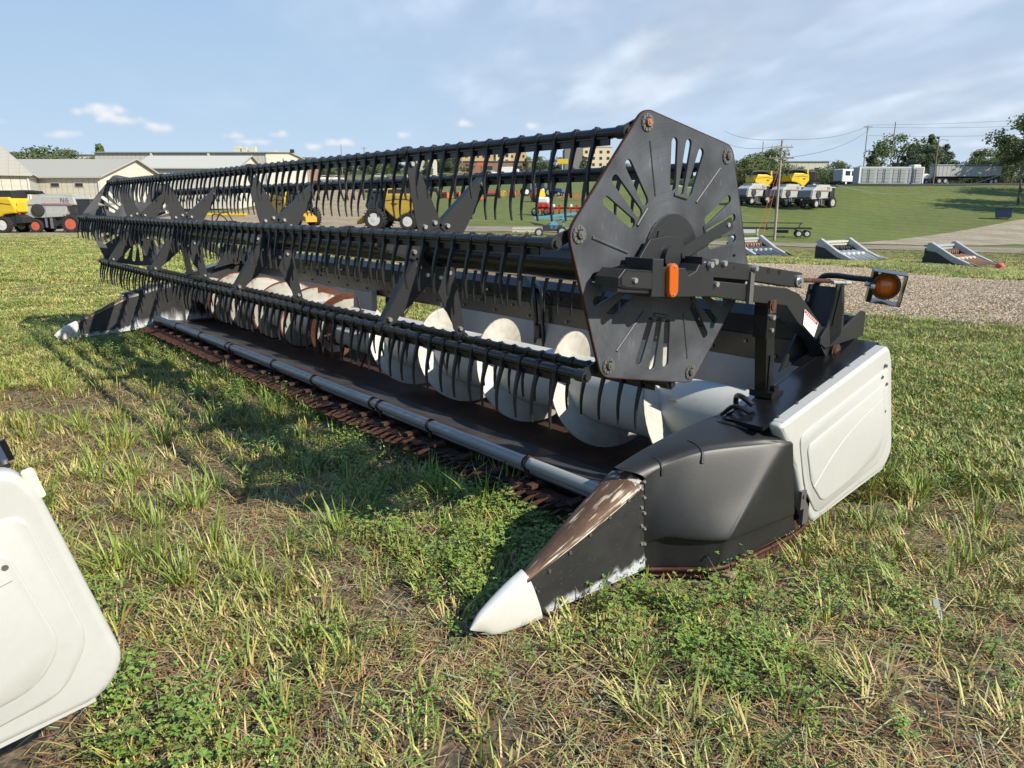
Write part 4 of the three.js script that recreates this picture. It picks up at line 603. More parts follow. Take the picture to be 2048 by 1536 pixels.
function block(name, label, c, d, w, dep, h, mat, rows, cols, side, y0 = 1.6) {
  const p = at(c, d), o = thing(name, label, 'hotel', p, TURN); part('wall', [box(w, h, dep, 0, h / 2, -dep / 2)], mat, o); part('parapet', [box(w + .4, .7, dep + .4, 0, h + .2, -dep / 2)], side, o);
  const ww = w / cols; for (let r = 0; r < rows; r++) for (let k = 0; k < cols; k++) { const f = part('window', [box(ww * .42, 1.5, .1, -w / 2 + (k + .5) * ww, y0 + 1.2 + r * (h - 2) / rows, .03)], B.trim, o); part('pane', [box(ww * .34, 1.3, .06, -w / 2 + (k + .5) * ww, y0 + 1.2 + r * (h - 2) / rows, .08)], B.glass, f); }
  return o;
}
const h1 = block('hotel', 'long orange hotel with four rows of windows', 985, 420, 37, 16, 13.5, B.hotel, 4, 12, B.hotelPale); part('entrance_tower', [box(8, 14.6, 1.2, 6, 7.3, .3)], B.hotelPale, h1); for (let r = 0; r < 4; r++) for (const x of [4, 8]) part('tower_window', [box(1.6, 1.6, .2, x, 3 + r * 3, .95)], B.glass, h1);
const h2 = block('hotel', 'grey and cream hotel block beside the yellow sign', 1192, 400, 15, 20, 14.5, B.hotelPale, 4, 4, B.wall2); part('grey_wing', [box(9.5, 14, 18, -12, 7, -9)], B.hotelGrey, h2);
{ const o = thing('yellow_sign', 'square yellow sign board on a post beside the grey hotel', 'sign', at(1124, 380), TURN); part('post', [box(.5, 5, .5, 0, 2.5, 0)], B.wall2, o); part('board', [box(5.2, 2.3, .5, 0, 5.6, 0)], B.yellow, o); }
{ const o = thing('red_sign', 'small orange-red board before the orange hotel', 'sign', at(963, 360), TURN); part('post', [box(.3, 4, .3, 0, 2, 0)], B.dark, o); part('board', [box(3.6, 1.3, .4, 0, 4, 0)], B.orange, o); }

// ---- wheels and vehicles (front to +x)
const tyreProfile = (R, w) => [[R * .62, -w * .42], [R * .9, -w * .5], [R * .98, -w * .42], [R, -w * .25], [R, w * .25], [R * .98, w * .42], [R * .9, w * .5], [R * .62, w * .42]].map(([a, b]) => new THREE.Vector2(a, b));
function wheel(o, x, z, R, w, rim = B.rimWhite, lugs = false) {
  const g = [new THREE.LatheGeometry(tyreProfile(R, w), 22).rotateX(Math.PI / 2).translate(x, R, z)];
  if (lugs) for (let i = 0; i < 22; i++) { const a = i / 22 * 6.283; for (const s of [-1, 1]) g.push(box(R * .1, w * .5, R * .09).rotateX(.0).rotateZ(0).translate(0, 0, 0).rotateX(Math.PI / 2).rotateY(s * .6).translate(R * .99, 0, s * w * .24).rotateZ(a + (s > 0 ? .14 : 0)).translate(x, R, z)); }
  const t = part('wheel', g, B.tyre, o); part('rim', [cyl([x, R, z - w * .40], [x, R, z + w * .40], R * .6, R * .6, 20), cyl([x, R, z - w * .44], [x, R, z + w * .44], R * .2, R * .2, 10)], rim, t); return t;
}
const sideZ = (pts, z0, z1, bevel = .04) => { const s = new THREE.Shape(pts.map(([x, y]) => new THREE.Vector2(x, y))); const g = new THREE.ExtrudeGeometry(s, { depth: z1 - z0 - 2 * bevel, bevelEnabled: bevel > 0, bevelSize: bevel, bevelThickness: bevel, bevelOffset: -bevel, bevelSegments: 2, curveSegments: 8 }); return g.translate(0, 0, z0 + bevel); };
const font = await new FontLoader().loadAsync('fonts/droid/droid_sans_bold.typeface.json');
function lettering(text, size, x, y, z, mat, o, turn = 0) { const g = new TextGeometry(text, { font, size, depth: .02, curveSegments: 4 }); if (turn) g.rotateY(turn); g.translate(x, y, z); part('lettering', g, mat, o); }
function silverCombine(label, pos, turn, rim, group) {
  const o = thing('silver_combine', label, 'combine harvester', pos, turn, group);
  const body = part('body', sideZ([[-2.73, 1.52], [-2.48, 3.14], [-.93, 3.86], [2.76, 3.8], [2.97, 2.97], [2.02, 2.9], [1.8, 1.72], [-2.0, 1.55]], -1.35, 1.35, .07), B.silver, o);
  part('tail_hood', sideZ([[-3.15, 1.9], [-2.95, 3.0], [-2.48, 3.16], [-2.7, 1.5]], -1.3, 1.3, .04), B.silverDark, o);
  for (const s of [-1, 1]) {
    part('side_stripe', [box(4.6, .16, .03, .3, 2.93, s * 1.355)], B.silverDark, body); part('red_line', [box(3.0, .06, .03, .9, 3.08, s * 1.356)], B.stripe, body);
    part('rotary_screen', [cyl([-1.0, 2.38, s * 1.34], [-1.0, 2.38, s * 1.46], .68, .68, 26)], B.dark, o); part('screen_mesh', [cyl([-1.0, 2.38, s * 1.46], [-1.0, 2.38, s * 1.49], .56, .5, 24)], B.grille, o);
    part('panel_seam', [box(.03, 1.9, .02, -.25, 2.3, s * 1.356), box(.02, .9, .02, -2.1, 2.3, s * 1.356)], B.silverDark, body);
    wheel(o, 2.5, s * 1.75, .95, .75, rim, true); wheel(o, -1.45, s * 1.3, .74, .5, rim);
  }
  part('underbody', [box(4.6, .9, 2.0, .2, 1.25, 0), box(.6, 1.2, 2.4, .3, 1.0, 0), box(2, .35, 2.5, 1.0, .9, 0)], B.dark, o); part('axle', [cyl([2.5, .95, -1.7], [2.5, .95, 1.7], .16), cyl([-1.45, .74, -1.2], [-1.45, .74, 1.2], .1)], B.dark, o);
  part('leg_post', [box(.28, 1.1, .06, .2, 1.05, 1.3), box(.22, 1.0, .06, -.35, 1.1, 1.3)], B.silverDark, o);
  const cab = part('cab', sideZ([[2.95, 1.9], [2.95, 3.55], [4.2, 3.5], [4.45, 2.3], [4.1, 1.9]], -.95, .95, .06), B.glass, o); part('cab_roof', [rbox(1.6, .2, 2.1, 3.6, 3.62, 0, .08)], B.silver, cab); part('cab_post', [box(.1, 1.6, .1, 3.0, 2.7, .96), box(.1, 1.6, .1, 4.2, 2.7, .96)], B.dark, cab);
  part('feeder', sideZ([[2.6, 1.5], [4.6, .8], [4.6, .4], [2.6, .9]], -.6, .6, .02), B.dark, o);
  part('grain_tank_lid', [box(3.4, .25, 2.2, .9, 3.95, 0), box(.6, .3, 2, -.9, 3.9, 0)], B.silver, o);
  lettering('N6', .52, 1.35, 3.18, 1.345, B.silverDark, o); o.scale.setScalar(group ? .84 : .9);
  return o;
}
const scA = silverCombine('silver combine with red wheel rims and N6 lettering, beside a yellow combine', at(108, 75), TURN + .06, B.rimRed);
const scB = silverCombine('silver combine with white rims parked on the slope, highest of its row', at(1500, 124), TURN + .62, B.rimGrey, 'silver combines on the slope');
copyOf(scB, 'silver combine on the slope seen between two others, behind the utility pole', at(1568, 120), TURN + .60, 'silver combines on the slope');
copyOf(scB, 'silver combine on the slope standing lowest, next to open lawn', at(1628, 116), TURN + .58, 'silver combines on the slope');

function yellowCombine(label, pos, turn, body2, group) {
  const o = thing('yellow_combine', label, 'combine harvester', pos, turn, group);
  const body = part('body', sideZ([[.1, 2.1], [.0, 3.1], [-.5, 3.36], [-3.2, 3.36], [-3.75, 2.3], [-3.6, 1.9], [-2.5, 1.75], [-1.75, 1.15], [-1.2, .95], [-.6, 1.4]], -1.4, 1.4, .12), body2, o);
  for (const s of [-1, 1]) { part('body_crease', [tube([[-.2, 2.7, s * 1.41], [-1.6, 2.86, s * 1.42], [-3.3, 2.66, s * 1.41]], .03, 16, 6)], B.dark, body); part('dark_flash', sideZ([[-.7, 2.5], [-1.4, 2.45], [-.95, 2.2]], s > 0 ? 1.405 : -1.43, s > 0 ? 1.43 : -1.405, 0), B.dark, body); wheel(o, .85, s * 1.6, .98, .8, B.rimWhite, true); wheel(o, -2.3, s * 1.35, .78, .6, B.rimWhite, true); }
  part('lower_frame', [box(5.6, .7, 1.8, -.8, 1.15, 0), box(1.2, 1.0, 2.2, -2.7, 1.2, 0)], B.dark, o);
  const cab = part('cab', sideZ([[.2, 2.0], [.2, 3.5], [1.6, 3.45], [1.95, 2.2], [1.7, 1.9]], -.95, .95, .06), B.glass, o); part('cab_roof', [rbox(1.9, .22, 2.1, .95, 3.58, 0, .08)], B.dark, cab); part('cab_post', [box(.1, 1.5, .1, .25, 2.75, .96), box(.1, 1.5, .1, 1.55, 2.7, .96)], B.dark, cab);
  part('engine_deck', [box(2.9, .4, 2.3, -1.9, 3.55, 0), box(1.2, .35, 2.2, -2.6, 3.8, 0)], B.dark, o); part('tank_front', [box(.35, .8, 2.4, -.2, 3.6, 0)], B.yellow, o);
  part('unloading_tube', [tube([[-.4, 3.2, 1.2], [-1.4, 3.75, 1.5], [-3.4, 3.85, 1.55], [-4.6, 3.75, 1.5]], .2, 24, 12)], B.dark, o); part('spout', [cyl([-4.6, 3.75, 1.5], [-4.9, 2.9, 1.5], .2, .16, 12)], B.dark, o);
  part('feeder', sideZ([[.9, 1.9], [2.9, 1.0], [2.9, .5], [.9, 1.0]], -.7, .7, .03), body2, o); part('platform', [box(1.3, .08, .7, 1.4, 1.75, 1.3), box(.05, 1, .05, .8, 2.25, 1.6), box(.05, 1, .05, 2.0, 2.25, 1.6), box(1.25, .05, .05, 1.4, 2.75, 1.6), box(1.25, .04, .04, 1.4, 2.35, 1.6)], B.dark, o); for (let i = 0; i < 4; i++) part('ladder_step', [box(.5, .05, .3, 1.9, .5 + i * .36, 1.65)], B.dark, o);
  part('rear_door', [rbox(.08, .9, 2.2, -3.72, 2.45, 0, .04)], B.yellow, o); part('tail_lamp', [box(.06, .15, .25, -3.75, 1.85, 1.0), box(.06, .15, .25, -3.75, 1.85, -1.0)], B.red, o); part('chopper', sideZ([[-3.3, .9], [-4.1, 1.0], [-4.1, 1.5], [-3.4, 1.8]], -1.1, 1.1, .03), B.dark, o);
  return o;
}
const ycA = yellowCombine('mustard yellow combine standing in profile on the gravel yard', at(775, 74), TURN + Math.PI - .1, B.amberY);
yellowCombine('bright yellow combine cut by the picture edge, tail beside the silver combine', at(-26, 73.5), TURN + Math.PI - .03, B.yellow);
copyOf(ycA, 'yellow combine seen from behind on the gravel yard, small beside the lane', at(592, 84), TURN + 2.15);
const ycH = yellowCombine('yellow combine on the slope behind the two silver combines by the pole', at(1531, 138), TURN + .35, B.yellow, 'yellow combines on the slope');
copyOf(ycH, 'yellow combine on the slope behind the lowest silver combine', at(1602, 136), TURN + .35, 'yellow combines on the slope');
{ const o = thing('black_trailer', 'low black wheeled toolbar with rubber hoses behind the reel', 'trailer', at(430, 74), TURN + .1); part('frame', [box(3.4, .2, .3, 0, .9, 0), box(.2, .5, 1.6, -.9, .8, 0)], B.dark, o); part('hose', [tube([[0, 1, 0], [.5, 1.7, .2], [1.1, 1.8, .2], [1.6, 1, .3]], .06, 20, 8), tube([[-.4, 1, 0], [-.2, 1.6, .2], [.6, 1.5, .2], [1.2, .9, .3]], .06, 20, 8)], B.tyre, o); wheel(o, -.9, .8, .45, .3, B.rimGrey); wheel(o, .9, .8, .45, .3, B.rimGrey); }
{ const o = thing('yellow_kerb', 'long yellow painted rail along the gravel yard', 'rail', at(432, 116), TURN); for (const y of [.45]) part('rail', [rbox(9, .4, .4, 0, y, 0, .1)], B.yellow, o); for (const x of [-4, 0, 4]) part('post', [box(.3, .6, .3, x, .2, -.1)], B.trim, o); }
function pickup(label, c, d, mat, turn, group) { const o = thing('pickup_truck', label, 'pickup truck', at(c, d), TURN + turn, group); part('body', [sideZ([[-2.8, .5], [-2.8, 1.15], [-.6, 1.15], [.9, 1.15], [2.6, 1.05], [2.8, .8], [2.75, .5]], -.95, .95, .06)], mat, o); part('cab', sideZ([[-.75, 1.12], [-.6, 1.8], [.5, 1.8], [1.15, 1.12]], -.85, .85, .06), mat, o); part('side_glass', [box(1.35, .42, 1.74, .1, 1.5, 0)], B.glass, o); for (const x of [-1.75, 1.75]) for (const z of [-.85, .85]) wheel(o, x, z, .4, .26, B.rimGrey); return o; }
pickup('white crew-cab pickup beside a second one near the brick shop', 652, 262, B.white, .1, 'white pickups by the shop'); pickup('white crew-cab pickup standing apart on the verge by the lane', 677, 258, B.white, .1, 'white pickups by the shop'); pickup('dark pickup below the two white ones', 618, 235, B.dark, .2); pickup('white pickup parked below the orange hotel', 985, 330, B.white, .2); pickup('pale pickup by the row of machines near the lane', 760, 290, B.rimGrey, .1);
{ const o = thing('box_truck', 'white box truck below the long hotel', 'truck', at(1015, 325), TURN); part('box', [rbox(6, 2.6, 2.3, 0, 2.1, 0, .06)], B.white, o); part('cab', [rbox(1.8, 2, 2.1, 4, 1.5, 0, .3)], B.white, o); wheel(o, -2, 1, .5, .3); wheel(o, 3.8, 1, .5, .3); }

// ---- implements on the grass
function bucket(label, c, d, turn, group) { const o = thing('loader_bucket', label, 'loader bucket', at(c, d), TURN + turn, group); part('shell', [sideZ([[-.75, 0], [-.75, 1.15], [-.55, 1.2], [-.5, .2], [.75, .06], [.75, 0]], -1.1, 1.1, 0)], B.orange, o); for (const s of [-1, 1]) part('cheek', sideZ([[-.75, 0], [-.7, 1.2], [.75, .1], [.75, 0]], s * 1.08 - .04, s * 1.08 + .04, 0), B.orange, o); part('mount', [box(.3, .5, .9, -.9, .5, 0)], B.dark, o); return o; }
bucket('orange loader bucket lying on the slope beside a larger one', 921, 148, .5, 'orange buckets on the slope'); bucket('orange loader bucket tipped toward the road', 963, 138, .1, 'orange buckets on the slope'); bucket('orange bucket half hidden by the unloading tube', 893, 152, .8, 'orange buckets on the slope');
function tractor(label, c, d, turn, group) { const o = thing('blue_tractor', label, 'tractor', at(c, d), TURN + turn, group); part('hood', sideZ([[.2, .9], [.2, 1.55], [1.8, 1.45], [1.95, .8]], -.4, .4, .06), B.blue, o); part('cab', sideZ([[-1.0, 1.0], [-.95, 2.45], [.15, 2.45], [.3, 1.2]], -.7, .7, .05), B.glass, o); part('cab_roof', [rbox(1.3, .16, 1.5, -.4, 2.5, 0, .05)], B.blue, o); part('chassis', [box(2.8, .4, .5, .4, .75, 0)], B.dark, o); for (const s of [-1, 1]) { wheel(o, -.6, s * .8, .75, .4, B.rimWhite, true); wheel(o, 1.4, s * .7, .45, .28, B.rimWhite); } part('loader_arm', [bar([-.2, 1.3, .6], [1.9, .8, .6], .1, .16), bar([-.2, 1.3, -.6], [1.9, .8, -.6], .1, .16), bar([1.9, .8, .6], [2.3, .2, .6], .1, .14), bar([1.9, .8, -.6], [2.3, .2, -.6], .1, .14)], B.blue, o); return o; }
tractor('blue tractor behind the red and yellow drum, loader lowered', 1056, 150, .3, 'blue tractors'); tractor('blue tractor next to the orange rake', 1106, 146, -.4, 'blue tractors'); tractor('blue tractor with loader facing the hill, between the other two', 1082, 158, .9, 'blue tractors');
{ const o = thing('red_tiller', 'low red tiller on the slope beyond the buckets', 'tiller', at(988, 150), TURN); part('frame', [box(2.6, .14, .14, 0, 1, 0), box(2.6, .5, .9, 0, .5, -.2)], B.red, o); part('tine_row', [cyl([-1.2, .28, .35], [1.2, .28, .35], .26, .26, 10)], B.dark, o); part('mast', [bar([-.4, .8, 0], [0, 1.5, 0], .08, .08), bar([.4, .8, 0], [0, 1.5, 0], .08, .08)], B.red, o); wheel(o, -1.2, .3, .25, .15); wheel(o, 1.2, .3, .25, .15); }
{ const o = thing('hay_rake', 'yellow hay rake with spoked finger wheels', 'hay rake', at(1022, 146), TURN + .2); part('beam', [bar([-2, 1, 0], [1.6, .9, 0], .12, .12), box(.1, .8, .1, -1.8, .5, 0)], B.yellow, o); for (let i = 0; i < 4; i++) { const x = -1.5 + i * .9; part('finger_wheel', [new THREE.TorusGeometry(.5, .05, 6, 16).translate(x, .6, .2), ...[0, 1, 2, 3].map((k) => box(.05, 1.0, .05, 0, 0, 0, 0, 0, k * Math.PI / 4).translate(x, .6, .2))], i % 2 ? B.red : B.yellow, o); } }
{ const o = thing('drum_spreader', 'short round machine with yellow rim and red drum', 'spreader', at(1074, 128), TURN + .5); part('drum', [cyl([0, 1.1, -.9], [0, 1.1, .9], .85, .85, 20)], B.red, o); part('drum_rim', [cyl([0, 1.1, .9], [0, 1.1, 1.1], .95, .95, 20)], B.yellow, o); part('base', [box(1.4, .3, 1.6, 0, .3, 0)], B.dark, o); wheel(o, 0, -.9, .35, .2); }
{ const o = thing('orange_rake', 'low orange frame implement beside the blue tractor', 'implement', at(1146, 132), TURN); part('frame', [box(3.6, .12, .12, 0, .95, 0), box(3.6, .12, .12, 0, .6, .2), ...[-1.7, -.6, .5, 1.6].map((x) => box(.1, .8, .1, x, .55, .1))], B.orange, o); part('hitch', [bar([-1.8, .7, 0], [-2.8, .5, .4], .1, .1)], B.orange, o); }
{ // red planter
  const o = thing('red_planter', 'red row planter with white tank on the grass', 'planter', at(1112, 96), TURN - .15); part('tool_bar', [box(7, .22, .22, .8, .95, 0), box(.2, .2, 2.4, -1.6, .8, 1)], B.red, o); part('seed_tank', [rbox(1.6, .8, 1.3, -1.7, 1.9, 0, .25, 3)], B.white, o); part('tank_base', [rbox(1.5, .5, 1.2, -1.7, 1.3, 0, .08)], B.red, o);
  for (let i = 0; i < 10; i++) { const x = -2.4 + i * .72, u = part('row_unit', [box(.28, .3, .8, x, .7, .5), bar([x, .8, 0], [x, .35, .9], .1, .12)], B.red, o); part('seed_box', [rbox(.3, .35, .4, x, 1.25, .45, .06)], i % 3 ? B.red : B.white, u); part('gauge_wheel', [cyl([x - .08, .28, .75], [x + .08, .28, .75], .26, .26, 14)], B.tyre, u); }
  wheel(o, -2.6, .4, .5, .3); wheel(o, -1.1, .4, .5, .3); }
{ // blue plough
  const o = thing('blue_plough', 'light blue reversible plough with rubber wheels at the road edge', 'plough', at(1112, 66), TURN + .05); part('beam', [bar([-1.9, 1.55, 0], [1.8, 1.95, 0], .16, .2), bar([.6, 1.9, 0], [.7, .9, 0], .14, .16), bar([-1.6, 1.55, .2], [1.4, 1.5, .3], .08, .1)], B.sky, o); part('turntable', [cyl([-.2, .95, .25], [-.2, .95, .4], .35, .35, 18)], B.sky, o); part('head', [box(1.6, .5, .8, -.3, .7, 0), sideZ([[-2.4, 1.25], [-1.2, 1.05], [-.6, .85], [-1.8, .95]], -.2, .3, .02)], B.dark, o); wheel(o, -1.5, .4, .36, .24, B.rimGrey); wheel(o, .5, .4, .42, .28, B.rimGrey); part('cylinder', [bar([-.9, .95, .2], [.6, 1.5, .2], .09, .09)], B.blue, o); }
{ const o = thing('plank_stack', 'pale timber skids lying before the blue plough', 'timber', at(1052, 67.5), TURN); for (const y of [.55, .3]) part('plank', [box(2.4, .16, .3, 0, y, 0)], B.wall, o); for (const x of [-.9, .1, .9]) part('bearer', [cyl([x, .15, -.3], [x, .15, .3], .15, .15, 10)], B.wood, o); }
// ---- corn heads
function cornHead(label, c, d, turn, m) {
  const o = thing('corn_header', label, 'corn head', at(c, d), TURN + turn, 'corn heads along the farm road'), W = 3.2;
  part('back_frame', [box(W, .95, .3, 0, .65, -1.15), box(W, .14, .5, 0, 1.25, -1.2)], m.back, o); part('rear_mount', [box(1.5, .9, .6, 0, .6, -1.5), box(W * .9, .4, .3, 0, .3, -1.4)], B.dark, o);
  part('cross_auger', [cyl([-W / 2 + .2, .78, -.75], [W / 2 - .2, .78, -.75], .16, .16, 12), ...[...Array(10)].map((_, i) => new THREE.TorusGeometry(.22, .035, 5, 14).rotateY(Math.PI / 2 + (i < 5 ? .35 : -.35)).translate(-1.26 + i * .28, .78, -.75))], m.auger, o); part('trough', [box(W - .3, .08, .9, 0, .5, -.7)], B.dark, o);
  for (const s of [-1, 1]) { const e = part('end_divider', [sideX([[-1.25, .95], [-1.2, 1.42], [-.95, 1.5], [.5, .66], [1.75, .16], [1.7, .05], [.5, .24], [-.6, .86]], s * W / 2 - .15, s * W / 2 + .15, .05)], m.end, o); part('side_gearbox', [sideX([[-1.35, .08], [-1.35, 1.0], [-1.1, 1.15], [-.5, .8], [.55, .22], [.6, .08]], s * W / 2 - .12, s * W / 2 + .12, .02)], B.dark, o); part('divider_tip', [cyl([s * W / 2, .24, 1.5], [s * W / 2, .10, 2.1], .12, .03, 8)], m.tip, e); }
  for (let i = 0; i < 5; i++) { const x = -W / 2 + (i + 1) * W / 6; const sn = part('snout', [loft([[[x - .22, .42, -.35], [x, .72, -.35], [x + .22, .42, -.35]], [[x - .18, .28, .6], [x, .55, .6], [x + .18, .28, .6]], [[x - .03, .1, 1.75], [x, .14, 1.8], [x + .03, .1, 1.75]]], 4, 4)], m.snout, o); part('snout_hump', [new THREE.SphereGeometry(.2, 12, 8).scale(.9, .9, 1.2).translate(x, .42, .45)], m.hump, sn); part('ear_saver', [box(.5, .04, .05, x + .36, .36, .2)], m.tip, o); }
  for (let i = 0; i < 6; i++) { const x = -W / 2 + (i + .5) * W / 6; part('row_unit', [box(.1, .08, 1.5, x - .12, .3, .1, .16), box(.1, .08, 1.5, x + .12, .3, .1, .16)], m.row, o); }
  return o;
}
const cm = (end, snout, hump, tip, auger, back, row) => ({ end, snout, hump, tip, auger, back, row });
cornHead('grey corn head with dark red auger, nearest the white trailer wheels', 1518, 57, .55, cm(B.silver, B.silverDark, B.wall2, B.dark, B.brick, B.silver, B.white));
cornHead('white corn head with five bright snouts and black auger', 1704, 53, .55, cm(B.silver, B.silver, B.white, B.silver, B.dark, B.roofPale, B.roofPale));
cornHead('rusty corn head with pale blue-grey end sheets, beside the red bag', 1930, 49, .62, cm(B.contGrey, B.brick, B.hotelPale, B.brick, B.brick, B.contGrey, B.brick));
{ const o = thing('red_bag', 'crumpled red bag lying on the grass by the rusty corn head', 'bag', at(2018, 45), 0); const g = new THREE.IcosahedronGeometry(.24, 2), p = g.attributes.position; for (let i = 0; i < p.count; i++) { const v = V().fromBufferAttribute(p, i), n = fbm(v.x * 9 + 5, v.y * 9 + v.z * 7, 3); v.multiplyScalar(.7 + .6 * n); p.setXYZ(i, v.x, v.y * .8 + .16, v.z); } g.computeVertexNormals(); part('sack', g, B.redBag, o); }
{ // header trailer
  const o = thing('header_trailer', 'long black empty header trailer with white wheels near the pole', 'trailer', at(1537, 84), TURN - .25); part('main_beam', [box(9.2, .18, .16, 0, .95, .5), box(9.2, .18, .16, 0, .95, -.5)], B.dark, o); part('rest_rail', [box(8, .1, .1, -.2, 1.5, -.7), bar([-3.6, 1, -.6], [-3.9, 1.5, -.7], .1, .1), bar([0, 1, -.6], [0, 1.5, -.7], .1, .1), bar([3.4, 1, -.6], [3.6, 1.5, -.7], .1, .1)], B.dark, o); part('cross_member', [box(.16, .16, 1.3, -3, .85, 0), box(.16, .16, 1.3, 0, .85, 0), box(.16, .16, 1.3, 3, .85, 0), box(1.3, .3, .8, 1.6, .6, 0)], B.dark, o); part('drawbar', [bar([-4.6, .9, 0], [-6, .55, .2], .12, .12)], B.dark, o); for (const x of [3.3, 4.15]) for (const z of [-.8, .8]) wheel(o, x, z, .38, .24); for (const z of [-.8, .8]) wheel(o, -3.9, z, .38, .24); part('tool_box', [box(1.4, .4, .3, -1.9, .62, .45)], B.white, o); part('marker_post', [box(.14, .9, .14, -1.0, .45, 1.4)], B.white, o); }
// ---- hilltop: container, trailers, trucks
{ const o = thing('storage_container', 'long grey storage container with four pairs of side doors', 'container', at(1769, 144), TURN + .06); part('body', [box(12.2, 2.9, 2.44, 0, 1.5, 0)], B.contGrey, o); part('roof_rim', [box(12.3, .14, 2.5, 0, 3.0, 0)], B.white, o); part('corner_post', [box(.25, 2.9, .25, 6.05, 1.5, 1.15), box(.25, 2.9, .25, -6.05, 1.5, 1.15)], B.white, o); part('end_wall', [box(.06, 2.8, 2.3, 6.12, 1.5, 0)], B.white, o);
  for (let i = 0; i < 4; i++) for (const s of [-1, 1]) { const x = -4.45 + i * 2.95 + s * .6, dr = part('side_door', [box(1.14, 2.5, .06, x, 1.5, 1.25)], B.contDoor, o); for (let k = 0; k < 5; k++) part('door_rib', [box(1.04, .06, .05, x, .55 + k * .48, 1.3)], B.contGrey, dr); part('lock_bar', [box(.05, 2.4, .05, x - s * .42, 1.5, 1.32)], B.silverDark, dr); } part('corner_casting', [box(.25, .2, .25, 6, .1, 1.15), box(.25, .2, .25, -6, .1, 1.15)], B.dark, o); }
{ const o = thing('shuttle_bus', 'white shuttle bus with painted rear parked by the container', 'bus', at(1690, 158), TURN + .5); part('body', [rbox(6.2, 2.5, 2.3, 0, 1.85, 0, .18)], B.white, o); part('rear_face', [rbox(.08, 2.2, 2.1, -3.1, 1.85, 0, .03)], B.contGrey, o); part('side_window', [box(2.0, .9, .06, .6, 2.3, 1.16)], B.glass, o); part('side_window', [box(1.4, .9, .06, -1.6, 2.3, 1.16)], B.glass, o); part('bumper', [box(.2, .3, 2.2, -3.2, .6, 0)], B.dark, o); for (const z of [-.95, .95]) { wheel(o, -1.8, z, .42, .3); wheel(o, 2.1, z, .42, .3); } }
{ const o = thing('semi_truck', 'white truck cab standing behind the container end', 'truck', at(1828, 156), TURN); part('hood', [rbox(2.0, 1.2, 2, 1.2, 1.5, 0, .3, 3)], B.white, o); part('cab', [rbox(2.0, 2.3, 2.2, -.6, 2.2, 0, .2, 3)], B.white, o); part('sleeper_fairing', [rbox(1.6, .7, 2.1, -.8, 3.5, 0, .25, 3)], B.white, o); part('side_glass', [box(.9, .7, 2.24, -.2, 2.7, 0)], B.glass, o); wheel(o, 1.3, 1, .5, .3); wheel(o, -1.4, 1, .5, .3); part('frame', [box(5, .3, 1, -1, .8, 0)], B.dark, o); }
{ const o = thing('box_trailer', 'tall white box trailer behind the silver hopper trailer', 'trailer', at(1903, 164), TURN); part('box', [rbox(9.4, 2.7, 2.5, 0, 2.75, 0, .05)], B.white, o); part('nose_unit', [rbox(.7, 1.2, 1.8, 4.9, 3.0, 0, .15)], B.white, o); part('side_patch', [box(1.4, .7, .06, 2.6, 2.2, 1.27)], B.wall, o); part('landing_leg', [box(.15, 1.2, .15, 3, .7, .9), box(.15, 1.2, .15, 3, .7, -.9)], B.dark, o); for (const x of [-3.4, -2.3]) wheel(o, x, 1, .5, .3, B.rimGrey); }
{ const o = thing('hopper_trailer', 'long silver hopper trailer with dark tarp on the asphalt', 'trailer', at(1922, 151), TURN + .03); part('hopper', sideZ([[-6.4, 1.35], [-6.6, 3.3], [6.4, 3.3], [6.3, 1.7], [3.2, 1.35]], -1.2, 1.2, .04), B.silver, o); part('tarp', [rbox(13.1, .35, 2.5, -.1, 3.42, 0, .12)], B.silverDark, o); for (let i = 0; i < 16; i++) part('side_post', [box(.07, 1.7, .08, -6 + i * .8, 2.4, 1.2)], B.roofPale, o); part('chassis', [box(12.6, .2, 1.4, 0, 1.2, 0), box(2, .5, 1.2, -2.6, .9, 0)], B.dark, o); for (const x of [-5.6, -4.4]) for (const z of [-.9, .9]) wheel(o, x, z, .52, .35, B.rimGrey); for (const z of [-.9, .9]) { wheel(o, 5.6, z, .52, .35, B.rimWhite); wheel(o, 4.7, z, .52, .35, B.rimGrey); } }
{ const o = thing('dumpster', 'dark blue dumpster with pale side at the gravel edge', 'dumpster', at(2009, 98), TURN - .5); part('bin', sideZ([[-.8, .15], [-.95, 1.25], [.95, 1.25], [.8, .15]], -.6, .6, .03), B.dumpster, o); part('side_face', [box(.05, 1.05, 1.15, .9, .72, 0)], B.dumpSide, o); part('lid', [box(.95, .06, 1.25, -.5, 1.32, 0, 0, 0, .03)], B.dark, o); part('lid', [box(.95, .06, 1.25, .5, 1.32, 0, 0, 0, -.03)], B.dark, o); part('caster', [cyl([-.6, .08, .45], [-.5, .08, .45], .08)], B.dark, o); part('caster', [cyl([.5, .08, .45], [.6, .08, .45], .08)], B.dark, o); }
